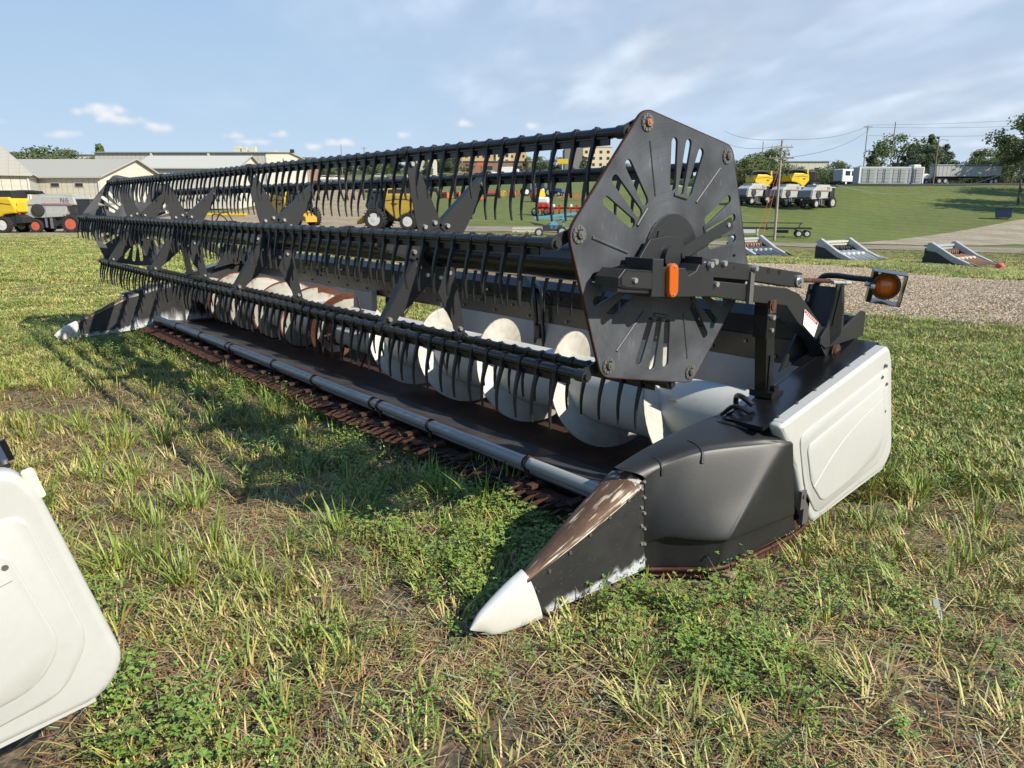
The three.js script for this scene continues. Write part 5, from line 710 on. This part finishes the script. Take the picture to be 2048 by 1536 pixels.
// ---- utility poles and wires
function pole(label, c, d, h, arms, lean = 0, r = .14, mat = B.wood, group = 'utility poles') { const o = thing('utility_pole', label, 'utility pole', at(c, d), TURN, group); part('shaft', [cyl([0, -.2, 0], [lean * h, h, 0], r, r * .65, 10)], mat, o); for (const [y, w, k] of arms) { const a = part('cross_arm', [box(w, .14, .12, lean * y, y, .12)], k ? B.wood : B.poleGrey, o); part('arm_brace', [bar([lean * y, y - .7, .12], [lean * y + w * .3, y, .12], .04, .04), bar([lean * y, y - .7, .12], [lean * y - w * .3, y, .12], .04, .04)], B.poleGrey, a); for (const t of [-.45, -.2, .2, .45]) part('insulator', [cyl([lean * y + w * t, y + .07, .12], [lean * y + w * t, y + .26, .12], .05, .03, 8)], B.wall2, a); } return o; }
const p1 = pole('pale wooden pole with a white cross-arm above a wide dark one, beside the silver combines', 1554, 80, 10.1, [[9.4, 2.2, 0], [8.35, 2.6, 1]], 0, .15, B.poleGrey); part('guy_wire', [cyl([-.1, 7.5, 0], [-2.2, .1, .8], .022, .022, 5), cyl([-.1, 6.5, 0], [-1.6, .1, .9], .022, .022, 5)], B.orange, p1);
pole('tall thin pole with small cross-arm behind the container', 1719, 165, 12.2, [[11.9, 1.8, 0]], .0, .15, B.poleGrey); pole('bare leaning pole in front of the round hilltop tree', 1771, 178, 14.2, [], .01, .14); const p4 = pole('dark pole with a street lamp arm beside the hopper trailer', 1860, 141, 8.2, [], .01, .15); part('lamp_arm', [tube([[.08, 7.4, 0], [.6, 7.9, 0], [1.5, 7.8, 0]], .05, 12, 6), box(.5, .12, .2, 1.7, 7.78, 0)], B.poleGrey, p4); part('lamp_head', [rbox(.5, .4, .4, -.1, 8.2, 0, .1)], B.dark, p4);
const p5 = pole('pole with grey transformer can beside the big tree', 2034, 112, 9.6, [[9.3, 1.2, 0]], .006, .16); part('transformer', [cyl([-.1, 7.6, .4], [-.1, 8.6, .4], .26, .26, 14)], B.white, p5); part('meter_box', [box(.3, .6, .2, .02, 2.3, .22), box(.2, 1.2, .16, -.02, 1.0, .2)], B.dark, p5);
pole('thin far pole above the tree line near the first silver combine', 1517, 210, 12.5, [], 0, .14); pole('far pole with cross-arm between the two hotels', 1100, 300, 12, [[11.6, 2.4, 0]], 0, .14); pole('far pole near the lane end', 733, 260, 11, [[10.6, 2, 0]], 0, .14); pole('far pole beyond the warehouse gable', 688, 280, 12, [], 0, .14);
let wireN = 0;
function wire(label, a, b, sag, mat = B.dark, r = .022) { const pts = []; for (let i = 0; i <= 14; i++) { const t = i / 14; pts.push([mix(a[0], b[0], t), mix(a[1], b[1], t) - sag * 4 * t * (1 - t), mix(a[2], b[2], t)]); } const m = part('power_line', tube(pts, r, 40, 5), mat, null); m.name = numbered('power_line'); scene.add(m); return tag(m, label, 'wire', 'power lines'); }
wire('upper wire from the pale pole toward the tree line', at(1562, 80, 10.2), at(1440, 150, 11), .6); wire('lower wire from the pale pole toward the tree line', at(1554, 80, 9.6), at(1440, 150, 9), .7); wire('upper wire from the pale pole to the thin pole', at(1560, 80, 10.2), at(1719, 165, 12.2), .8); wire('wire from the dark cross-arm to the thin pole', at(1580, 80, 8.5), at(1722, 165, 11.4), .9);
wire('top wire over the hilltop trailers', at(1719, 165, 12.3), at(2200, 150, 13), .5); wire('second wire over the hilltop trailers', at(1715, 165, 11.9), at(2200, 150, 11.6), .6); wire('third wire over the hilltop trailers', at(1722, 165, 10.2), at(2200, 150, 10), .6); wire('pale sagging cable from the transformer pole across the slope', at(2032, 112, 5.6), at(1668, 128, 2.0), 2.6, B.wall, .035);
// ------------------------------------------------------------------ trees
const leafM = [L(.105, .145, .035), L(.085, .12, .035), L(.14, .16, .045), L(.07, .105, .04)].map((c) => new THREE.MeshPhysicalMaterial({ color: c, roughness: .95, side: THREE.DoubleSide, transmission: .35, thickness: 0 }));
function crownGeo(seed, n, sx, sy, kind) {       // unit crown, base at y = 0, about 1 high
  SEED = seed; const pos = [], nor = [], clumps = [], K = kind === 'cone' ? 34 : 30;
  for (let i = 0; i < K; i++) { if (kind === 'cone') { const t = i / K; clumps.push([rr(-1, 1) * .30 * (1 - t) * sx, .06 + t * .9, rr(-1, 1) * .30 * (1 - t) * sx, .19 * (1 - t * .75)]); } else { const a = rr(0, 6.283), u = rr(-.9, 1), r = Math.sqrt(1 - u * u) * rr(.45, .8); clumps.push([Math.cos(a) * r * .5 * sx, .5 + u * .34 * sy, Math.sin(a) * r * .5 * sx, rr(.12, .21)]); } }
  const q = V(), t1 = V(), t2 = V();
  for (let i = 0; i < n; i++) { const c = clumps[Math.floor(rnd() * K)]; q.set(rr(-1, 1), rr(-1, 1), rr(-1, 1)).normalize(); const d = c[3] * Math.pow(rnd(), .4), x = c[0] + q.x * d, y = c[1] + q.y * d * .8, z = c[2] + q.z * d, s = rr(.014, .03);
    t1.set(rr(-1, 1), rr(-1, 1), rr(-1, 1)).normalize(); t2.crossVectors(q, t1).normalize(); const nn = V().crossVectors(t1, t2).normalize(); if (nn.dot(q) < 0) nn.negate(); nn.lerp(q, .5).normalize();
    const a = [x - t1.x * s, y - t1.y * s, z - t1.z * s], b = [x + t2.x * s * .7, y + t2.y * s * .7, z + t2.z * s * .7], e = [x + t1.x * s, y + t1.y * s, z + t1.z * s], f = [x - t2.x * s * .7, y - t2.y * s * .7, z - t2.z * s * .7];
    pos.push(...a, ...b, ...e, ...a, ...e, ...f); for (let k = 0; k < 6; k++) nor.push(nn.x, nn.y, nn.z); }
  const g = new THREE.BufferGeometry(); g.setAttribute('position', new THREE.Float32BufferAttribute(pos, 3)); g.setAttribute('uv', new THREE.Float32BufferAttribute(new Float32Array(pos.length / 3 * 2), 2)); g.computeVertexNormals(); return g;
}
const crowns = { round: [crownGeo(11, 4940, 1.15, 1), crownGeo(23, 4940, 1.3, .9), crownGeo(37, 4560, 1, 1.1), crownGeo(71, 2850, 1.2, 1)], cone: [crownGeo(5, 4180, 1, 1, 'cone'), crownGeo(15, 4180, 1.3, 1, 'cone')], bush: [crownGeo(51, 3800, 1.9, .75), crownGeo(61, 3800, 2.1, .7)] };
function trunkGeo(seed) { SEED = seed; const l = [cyl([0, -.02, 0], [0, .55, 0], .03, .018, 8)]; for (let i = 0; i < 6; i++) { const a = rr(0, 6.28), h = rr(.25, .5); l.push(cyl([0, h, 0], [Math.cos(a) * rr(.15, .32), h + rr(.15, .35), Math.sin(a) * rr(.15, .32)], .012, .004, 6)); } return merge(l.map(boxUV)); }
const trunks = [trunkGeo(3), trunkGeo(9)];
function tree(label, c, d, h, kind, v, col, group, sink = 0, wide = 1) {
  const o = thing(kind === 'bush' ? 'shrub' : kind === 'cone' ? 'conifer_tree' : 'leafy_tree', label, kind === 'bush' ? 'shrub' : 'tree', at(c, d, -sink), hash(Math.round(c), Math.round(d)) * 6.28, group);
  const tr = shine(new THREE.Mesh(trunks[v % 2], B.bark)); tr.name = 'trunk'; tr.scale.set(h * .8, h, h * .8); o.add(tr);
  const cr = shine(new THREE.Mesh(crowns[kind][v % crowns[kind].length], leafM[col])); cr.name = 'crown'; cr.scale.set(h * wide, h * (kind === 'bush' ? 1 : .86), h * wide); cr.position.y = kind === 'bush' ? 0 : h * .14; o.add(cr); return o;
}
// the big tree at the edge and its neighbours off to the side, whose shade falls across the slope
tree('big leafy tree behind the transformer pole', 2046, 148, 13.5, 'round', 0, 0, undefined, 0, 1.05);
const sl = { 2180: 'leafy tree downhill of the big edge tree, shading the lawn', 2260: 'shortest leafy tree shading the lawn near the gravel apron', 2400: 'far leafy tree of the shading row beyond the apron', 2230: 'tall leafy tree of the shading row beside the asphalt' };
for (const [c, d, h, v] of [[2180, 108, 15, 1], [2260, 100, 13, 2], [2400, 107, 16, 0], [2230, 122, 17, 2]]) tree(sl[c], c, d, h, 'round', v, 1, 'trees shading the slope');
const hill = [[1478, 200, 8.2, 'round', 0, 2], [1503, 205, 10.2, 'round', 1, 0], [1545, 215, 11.4, 'round', 2, 0], [1575, 190, 6.5, 'bush', 0, 2], [1645, 200, 6.2, 'bush', 1, 1], [1738, 195, 9.5, 'cone', 0, 3], [1785, 200, 14.6, 'round', 3, 0], [1812, 190, 10.5, 'cone', 1, 3], [1846, 195, 13.2, 'cone', 0, 1], [1836, 182, 9.8, 'round', 2, 3], [1878, 205, 11.5, 'cone', 1, 3], [1895, 215, 8.2, 'round', 0, 1], [1925, 225, 8.8, 'round', 1, 2], [1962, 210, 10.8, 'round', 2, 2], [1990, 190, 9.2, 'round', 0, 0], [2015, 175, 7.6, 'round', 1, 0], [1700, 210, 7.4, 'bush', 0, 0], [1760, 215, 7.6, 'bush', 1, 2], [1668, 230, 8.6, 'round', 2, 0]];
const hl = ['low pale tree at the left end of the hilltop row', 'dark rounded tree behind the first silver combine', 'tall dark tree behind the pale pole', 'wide pale shrub behind the yellow combines', 'wide dark shrub left of the white bus', 'dark conifer beside the thin pole', 'airy high tree with gaps in its crown behind the container', 'pointed conifer over the truck cab', 'tallest dark conifer behind the lamp pole', 'dense dark tree between two conifers', 'narrow dark conifer behind the white box trailer', 'small dark tree over the box trailer nose', 'pale round tree behind the box trailer', 'broad pale tree behind the hopper trailer tail', 'leafy tree left of the big edge tree', 'low leafy tree under the big edge tree', 'wide dark shrub behind the bus', 'wide pale shrub behind the container', 'grey-green tree behind the wide low building'];
hill.forEach(([c, d, h, k, v, col], i) => tree(hl[i].replace(/ left end/, ' end').replace(/ left of/, ' beside'), c, d, h, k, v, col, 'hilltop trees'));
tree('round dark tree above the long shed roof', 92, 190, 15.6, 'round', 1, 1, undefined, 0, 1.15); tree('small tree above the long shed roof', 150, 230, 15, 'round', 0, 1); tree('thin ragged tree beside the warehouse', 212, 205, 15.6, 'cone', 0, 0); tree('low dark tree behind the long shed', 128, 210, 13, 'round', 2, 3);
const town = [[735, 330, 9, 'round', 0, 1], [855, 285, 8, 'cone', 0, 3], [905, 340, 10, 'round', 2, 1], [930, 330, 6, 'bush', 0, 1], [1052, 330, 7, 'cone', 1, 3], [1085, 335, 6.5, 'round', 1, 3], [1165, 345, 9, 'cone', 0, 3], [880, 360, 11, 'round', 1, 0], [792, 310, 8, 'round', 2, 0]];
const tl = ['round tree near the lane end', 'narrow conifer before the tan store', 'leafy tree beside the orange hotel', 'low dark hedge shrub below the hotel', 'pointed conifer at the hotel corner', 'dark small tree by the yellow sign', 'conifer before the cream hotel', 'grey tree left of the long hotel', 'leafy tree between store and lane'];
town.forEach(([c, d, h, k, v, col], i) => tree(tl[i].replace(' left of', ' beside'), c, d, h, k, v, col, 'town trees'));
// far wood that reads as one mass
(function farWood() {
  const list = []; SEED = 991; for (let i = 0; i < 420; i++) list.push([rr(-500, 2700), rr(420, 640), rr(8, 14)]); for (let i = 0; i < 90; i++) list.push([rr(1440, 2300), rr(215, 260), rr(5, 8.5)]);
  const m = new THREE.InstancedMesh(crowns.bush[0], leafM[1], list.length), q = new THREE.Quaternion(), col = new THREE.Color();
  list.forEach(([c, d, h], i) => { const p = at(c, d, -h * .1); q.setFromAxisAngle(V(0, 1, 0), rnd() * 6); m.setMatrixAt(i, new THREE.Matrix4().compose(V(...p), q, V(h * 1.2, h, h * 1.2))); m.setColorAt(i, col.setRGB(rr(.8, 1.5), rr(.9, 1.4), rr(.8, 1.2))); });
  m.name = 'distant_trees'; m.castShadow = true; m.receiveShadow = true; tag(m, 'distant line of trees along the horizon', 'trees', undefined, 'stuff'); scene.add(m);
})();
// ------------------------------------------------------------------ what grows and lies on the field
const leafMat = (r = .75) => new THREE.MeshStandardMaterial({ vertexColors: true, roughness: r, side: THREE.DoubleSide });
function leafGeo(build) { const pos = [], col = []; build(pos, col); const g = new THREE.BufferGeometry(); g.setAttribute('position', new THREE.Float32BufferAttribute(pos, 3)); g.setAttribute('color', new THREE.Float32BufferAttribute(col, 3)); g.computeVertexNormals(); return g; }
function blade(pos, col, x, z, h, w, lean, az, curl, c0, c1, seg = 3) {
  const ca = Math.cos(az), sa = Math.sin(az), px = -sa, pz = ca; let prev = null;
  for (let i = 0; i <= seg; i++) { const t = i / seg, d = lean * t * h + curl * t * t * h, y = h * (t - .35 * curl * t * t * t), ww = w * (i === seg ? .08 : 1 - .35 * t), cx = x + ca * d, cz = z + sa * d, c = mixc(c0, c1, t); const a = [cx - px * ww, y, cz - pz * ww], b = [cx + px * ww, y, cz + pz * ww]; if (prev) { pos.push(...prev[0], ...prev[1], ...a, ...prev[1], ...b, ...a); col.push(...prev[2], ...prev[2], ...c, ...prev[2], ...c, ...c); } prev = [a, b, c]; }
}
const GREEN = [[.145, .235, .035], [.18, .255, .045], [.12, .205, .038]], YEL = [[.43, .40, .10], [.37, .36, .085], [.29, .32, .07]], STRAW = [[.50, .375, .165], [.40, .285, .125], [.27, .18, .085], [.55, .45, .24]];
const pick = (l) => l[Math.floor(rnd() * l.length)];
function tuft(seed, n, h0, h1, spread, lean, mixG, mixY, w = .0033) { SEED = seed; return leafGeo((p, c) => { for (let i = 0; i < n; i++) { const a = rr(0, 6.283), r = spread * Math.sqrt(rnd()), q = rnd(), tip = q < mixG ? pick(GREEN) : q < mixG + mixY ? pick(YEL) : pick(STRAW), base = q < mixG ? mixc(tip, pick(YEL), rr(.2, .7)) : pick(STRAW); blade(p, c, Math.cos(a) * r, Math.sin(a) * r, rr(h0, h1), w * rr(.7, 1.3), rr(0, lean), a + rr(-.9, .9), rr(-.1, .7), base, tip, 3); } }); }
function litter(seed, n, R) { SEED = seed; return leafGeo((p, c) => { for (let i = 0; i < n; i++) { const a = rr(0, 6.283), r = R * Math.sqrt(rnd()), x = Math.cos(a) * r, z = Math.sin(a) * r, az = rr(0, 6.283), l = rr(.03, .14), w = rr(.0007, .0019), y0 = rr(.002, .018), y1 = y0 + rr(-.004, .022), ym = Math.max(y0, y1) + rr(0, .008), k = pick(STRAW).map((v) => v * rr(.55, 1.1)); const ca = Math.cos(az), sa = Math.sin(az), P = (t, y, s) => [x + ca * l * (t - .5) - sa * w * s, y, z + sa * l * (t - .5) + ca * w * s]; const q = [P(0, y0, -1), P(0, y0, 1), P(.5, ym, -1), P(.5, ym, 1), P(1, y1, -1), P(1, y1, 1)]; p.push(...q[0], ...q[1], ...q[2], ...q[1], ...q[3], ...q[2], ...q[2], ...q[3], ...q[4], ...q[3], ...q[5], ...q[4]); for (let m = 0; m < 12; m++) c.push(...k); } }); }
function alfalfa(seed, stems, h0, h1, R, leaf) { SEED = seed; return leafGeo((p, c) => { for (let s = 0; s < stems; s++) { const a = rr(0, 6.283), r = R * Math.sqrt(rnd()), x = Math.cos(a) * r * .5, z = Math.sin(a) * r * .5, h = rr(h0, h1), ln = rr(.1, .7), sc = [.13, .16, .06]; blade(p, c, x, z, h, .0011, ln, a, .2, sc, sc, 2); const nl = 3 + Math.floor(rnd() * 4);
  for (let k = 0; k < nl; k++) { const t = 1 - k / nl * .75, hx = x + Math.cos(a) * ln * t * h, hz = z + Math.sin(a) * ln * t * h, hy = h * t * .96, pa = rr(0, 6.283), pl = rr(.012, .03), cx = hx + Math.cos(pa) * pl, cz = hz + Math.sin(pa) * pl, cy = hy + rr(-.002, .012), g = mixc([.10, .18, .032], [.19, .275, .055], rnd()).map((v) => v * rr(.85, 1.15)); const tilt = rr(-.35, .35);
    for (const o of [-1.05, 0, 1.05]) { const b = pa + o + rr(-.2, .2), L2 = leaf * rr(.8, 1.2), W2 = L2 * .32, ux = Math.cos(b), uz = Math.sin(b), up = tilt + rr(-.25, .3); const A = [cx, cy, cz], M1 = [cx + ux * L2 * .55 - uz * W2, cy + up * L2 * .5 + L2 * .12, cz + uz * L2 * .55 + ux * W2], M2 = [cx + ux * L2 * .55 + uz * W2, cy + up * L2 * .5 + L2 * .12, cz + uz * L2 * .55 - ux * W2], E = [cx + ux * L2, cy + up * L2, cz + uz * L2], C = [cx + ux * L2 * .55, cy + up * L2 * .5, cz + uz * L2 * .55];
      p.push(...A, ...C, ...M1, ...M1, ...C, ...E, ...A, ...M2, ...C, ...M2, ...E, ...C); for (let m = 0; m < 12; m++) c.push(...g); } } } }); }
function spread(name, label, geos, n, gen, tint, rough) {      // one object per kind of growth, each with a few shapes
  const lists = geos.map(() => []); let tries = 0; while (tries < n) { tries++; const s = gen(); if (s) lists[Math.floor(rnd() * geos.length)].push(s); }
  const mat = leafMat(rough), q = new THREE.Quaternion(), e = new THREE.Euler(), col = new THREE.Color();
  geos.forEach((g, k) => { const l = lists[k]; if (!l.length) return; const m = new THREE.InstancedMesh(g, mat, l.length); l.forEach(([x, z, s, hy = 1], i) => { e.set(rr(-.12, .12), rnd() * 6.283, rr(-.12, .12)); q.setFromEuler(e); m.setMatrixAt(i, new THREE.Matrix4().compose(V(x, land(x, z) - .004, z), q, V(s, s * hy, s))); const t = tint(); m.setColorAt(i, col.setRGB(t[0], t[1], t[2])); }); m.castShadow = m.receiveShadow = true; m.name = numbered(name); tag(m, label[k % label.length], 'grass', undefined, 'stuff'); scene.add(m); });
}
const wedge = (d0, d1, t0 = -.8, t1 = .8) => { const d = Math.sqrt(mix(d0 * d0, d1 * d1, rnd())), t = mix(t0, t1, rnd()); return [EYE.x + FH.x * d + RH.x * d * t, EYE.z + FH.z * d + RH.z * d * t, d]; };
const near = () => { if (rnd() < .68) return wedge(1.5, 4.2); const a = rnd() * 6.283, r = 3 * Math.sqrt(rnd()); return [EYE.x + Math.cos(a) * r, EYE.z + Math.sin(a) * r, r]; };
const under = (x, z, m = 0) => (x < .34 + m && x > -8.62 - m && z > .05 - m && z < 1.5 + m) || (x < .13 && x > -.13 && z > 1.6 && z < 2.4) || (x > .05 && x < .36 && z < 1.74 - Math.max(0, x - .1) * .95 && z > 1.3) || (x < -8.15 && x > -8.43 && z > 1.6 && z < 2.45) || (x > -8 && x < -.1 && z > 3.8 && z < 5.2);
const inGravel = (x, z) => { const dx = x - EYE.x, dz = z - EYE.z, f = dx * FH.x + dz * FH.z, r = dx * RH.x + dz * RH.z, c = 1024 + 1530 * r / f; if (c < 900) return false; let i = 0; while (i < gravelEdge.length - 2 && c > gravelEdge[i + 1][0]) i++; const t = clamp((c - gravelEdge[i][0]) / (gravelEdge[i + 1][0] - gravelEdge[i][0])), a = mix(gravelEdge[i][1], gravelEdge[i + 1][1], t), b = mix(gravelEdge[i][2], gravelEdge[i + 1][2], t), w = .8 * (fbm(c * .045, 3, 4) - .5); return f > a + w && f < b + w ? Math.min(f - a - w, b + w - f) + .001 : 0; };
const mown = (x, z, d) => { const t = ((x - EYE.x) * RH.x + (z - EYE.z) * RH.z) / d; return rnd() < .9 * sstep(.36, .46, t) * sstep(3.9, 4.9, d); };
// grass in the near field
spread('green_grass', ['loose tufts of tall green grass in the near field', 'short green grass tufts in the near field', 'bent green grass tufts in the near field'], [tuft(101, 18, .04, .13, .035, .7, .72, .2), tuft(103, 16, .02, .075, .045, 1.0, .6, .28), tuft(107, 12, .04, .11, .035, 1.1, .7, .2)], 14500, () => { const b = rnd() < .2 ? near() : wedge(4, 10); const [x, z, d] = b; if (under(x, z) || mown(x, z, d)) return; const k = cover(x, z); if (rnd() > clamp(k.green * .9 * (1 - .85 * k.bare))) return; return [x, z, rr(.65, 1.25) * (d > 7 ? .8 : 1)]; }, () => { const k = rr(.8, 1.25); return [k * rr(.9, 1.2), k, k * .95]; }, .6);
spread('dry_grass', ['straw-yellow grass tufts in the near field', 'short pale stubble in the near field', 'half dry grass tufts in the near field'], [tuft(201, 16, .03, .10, .045, 1.3, .12, .5), tuft(203, 18, .015, .055, .055, 1.7, .08, .35), tuft(207, 14, .03, .09, .045, 1.2, .3, .5)], 15500, () => { const [x, z, d] = rnd() < .2 ? near() : wedge(4, 10.5); if (under(x, z) || mown(x, z, d)) return; const k = cover(x, z); if (rnd() > clamp(k.dry * .95 * (1 - .85 * k.bare))) return; return [x, z, rr(.6, 1.2) * (d > 7 ? .8 : 1)]; }, () => { const k = rr(.75, 1.2); return [k, k, k]; }, .7);
spread('straw_litter', ['dead straw littering the bare soil', 'thin dry stalks scattered over the soil'], [litter(301, 34, .13), litter(303, 26, .15)], 13500, () => { const [x, z] = rnd() < .38 ? near() : wedge(4, 10); if (under(x, z)) return; if (rnd() > clamp(.2 + 1.6 * (fbm(x * 1.7 + 90, z * 1.7 + 12, 3) - .32)) * (1 - .5 * cover(x, z).alf)) return; return [x, z, rr(.7, 1.3)]; }, () => { const k = rr(.6, 1.1); return [k, k * .97, k * .92]; }, .85);
spread('alfalfa', ['leafy alfalfa clumps round the knife and dividers', 'low alfalfa plants in the near field', 'small clover-like seedlings on the bare soil'], [alfalfa(401, 9, .06, .15, .09, .015), alfalfa(403, 7, .03, .09, .08, .014), alfalfa(405, 3, .015, .05, .04, .012)], 12000, () => { const [x, z, d] = rnd() < .22 ? near() : wedge(4, 12); if (under(x, z, .0)) return; const k = cover(x, z); if (rnd() > Math.max(k.alf, .05)) return; return [x, z, rr(.7, 1.25) * (k.alf > .5 ? 1.0 : .7)]; }, () => { const k = rr(.8, 1.25); return [k * rr(.9, 1.25), k, k * rr(.85, 1)]; }, .55);
spread('tall_grass_clump', ['dense tall grass clumps standing singly in the near field'], [tuft(111, 34, .10, .25, .05, .65, .8, .16, .0036)], 420, () => { const [x, z, d] = wedge(1.6, 7); if (under(x, z) || mown(x, z, d)) return; if (fbm(x * .9 + 33, z * .9 + 3, 2) < .5 || rnd() > .75) return; return [x, z, rr(.7, 1.05)]; }, () => { const k = rr(.8, 1.2); return [k * rr(.9, 1.15), k, k * .9]; }, .55);
// mown turf farther out
const turf = (seed, n, h0, h1, R, g, y) => tuft(seed, n, h0, h1, R, .9, g, y, .0042);
const turfTint = () => { const k = rr(.75, 1.2); return [k * rr(.85, 1.15), k, k * .95]; };
spread('mown_grass', ['mown green turf beyond the header', 'mown yellowish turf beyond the header', 'worn dry turf beyond the header'], [turf(501, 46, .02, .055, .17, .68, .24), turf(503, 46, .02, .05, .17, .42, .42), turf(505, 38, .015, .045, .18, .2, .35)], 70000, () => { const u = rnd(), [x, z, d] = u < .14 ? wedge(4, 8.5, .36, .85) : u < .34 ? wedge(6.5, 13, -.85, .85) : u < .76 ? wedge(12, 34, -.8, .8) : wedge(33, 69, -.8, .8); if (under(x, z)) return; if (inGravel(x, z) > .15 + .25 * rnd()) return; return [x, z, rr(.8, 1.35) * (d > 33 ? 2.4 : d > 16 ? 1.5 : 1), d > 33 ? .5 : .85]; }, turfTint, .7);
// gravel stones
(function stones() {
  const g = new THREE.IcosahedronGeometry(1, 0), p = g.attributes.position; SEED = 77; const seen = {}; for (let i = 0; i < p.count; i++) { const key = [p.getX(i), p.getY(i), p.getZ(i)].map((v) => v.toFixed(3)).join(); const k = seen[key] ??= rr(.7, 1.15); p.setXYZ(i, p.getX(i) * k, p.getY(i) * k * .62, p.getZ(i) * k * .85); } g.computeVertexNormals();
  const l = []; for (let i = 0; i < 120000; i++) { const [x, z, d] = wedge(8.6, 23.5, .26, .8); const k = inGravel(x, z); if (!k && rnd() > .02) continue; if (!k && (under(x, z, .3) || d < 9)) continue; l.push([x, z, rr(.008, .02) * (k < .25 ? .8 : 1.1)]); }
  const m = new THREE.InstancedMesh(g, std({ color: L(1, 1, 1), roughness: .9 }), l.length), q = new THREE.Quaternion(), e = new THREE.Euler(), c = new THREE.Color();
  l.forEach(([x, z, s], i) => { e.set(rr(-.4, .4), rnd() * 6.3, rr(-.4, .4)); m.setMatrixAt(i, new THREE.Matrix4().compose(V(x, land(x, z) + .012 + s * .15, z), q.setFromEuler(e), V(s, s, s))); const k = rr(.17, .6), w = rnd(); m.setColorAt(i, c.setRGB(k, k * mix(.74, .86, w), k * mix(.46, .66, w))); });
  m.name = 'gravel_stones'; m.castShadow = m.receiveShadow = true; tag(m, 'loose tan gravel stones of the coarse band', 'gravel', undefined, 'stuff'); scene.add(m);
})();
{ const o = thing('plastic_scrap', 'torn scrap of white plastic caught in the grass beside the header', 'scrap', [1.02, .03, 1.04], .5); part('strip', loft([[[0, .06, 0], [.022, .055, .004]], [[.006, .03, .012], [.03, .026, .016]], [[.02, .008, .03], [.036, .006, .03]], [[.024, -.01, .055], [.035, -.012, .05]]], 4, 3), M.whiteTip, o); }
{ const o = thing('corn_husk', 'small pale husk lying on the lawn beside the header', 'husk', [2.05, land(2.05, -3.3), -3.3], .4); part('husk', loft([[[0, .02, 0], [.02, .05, .01]], [[.07, .04, .02], [.08, .07, .04]], [[.13, .02, .05], [.14, .03, .06]]], 3, 3), M.cream, o); }
renderer.render(scene, camera);
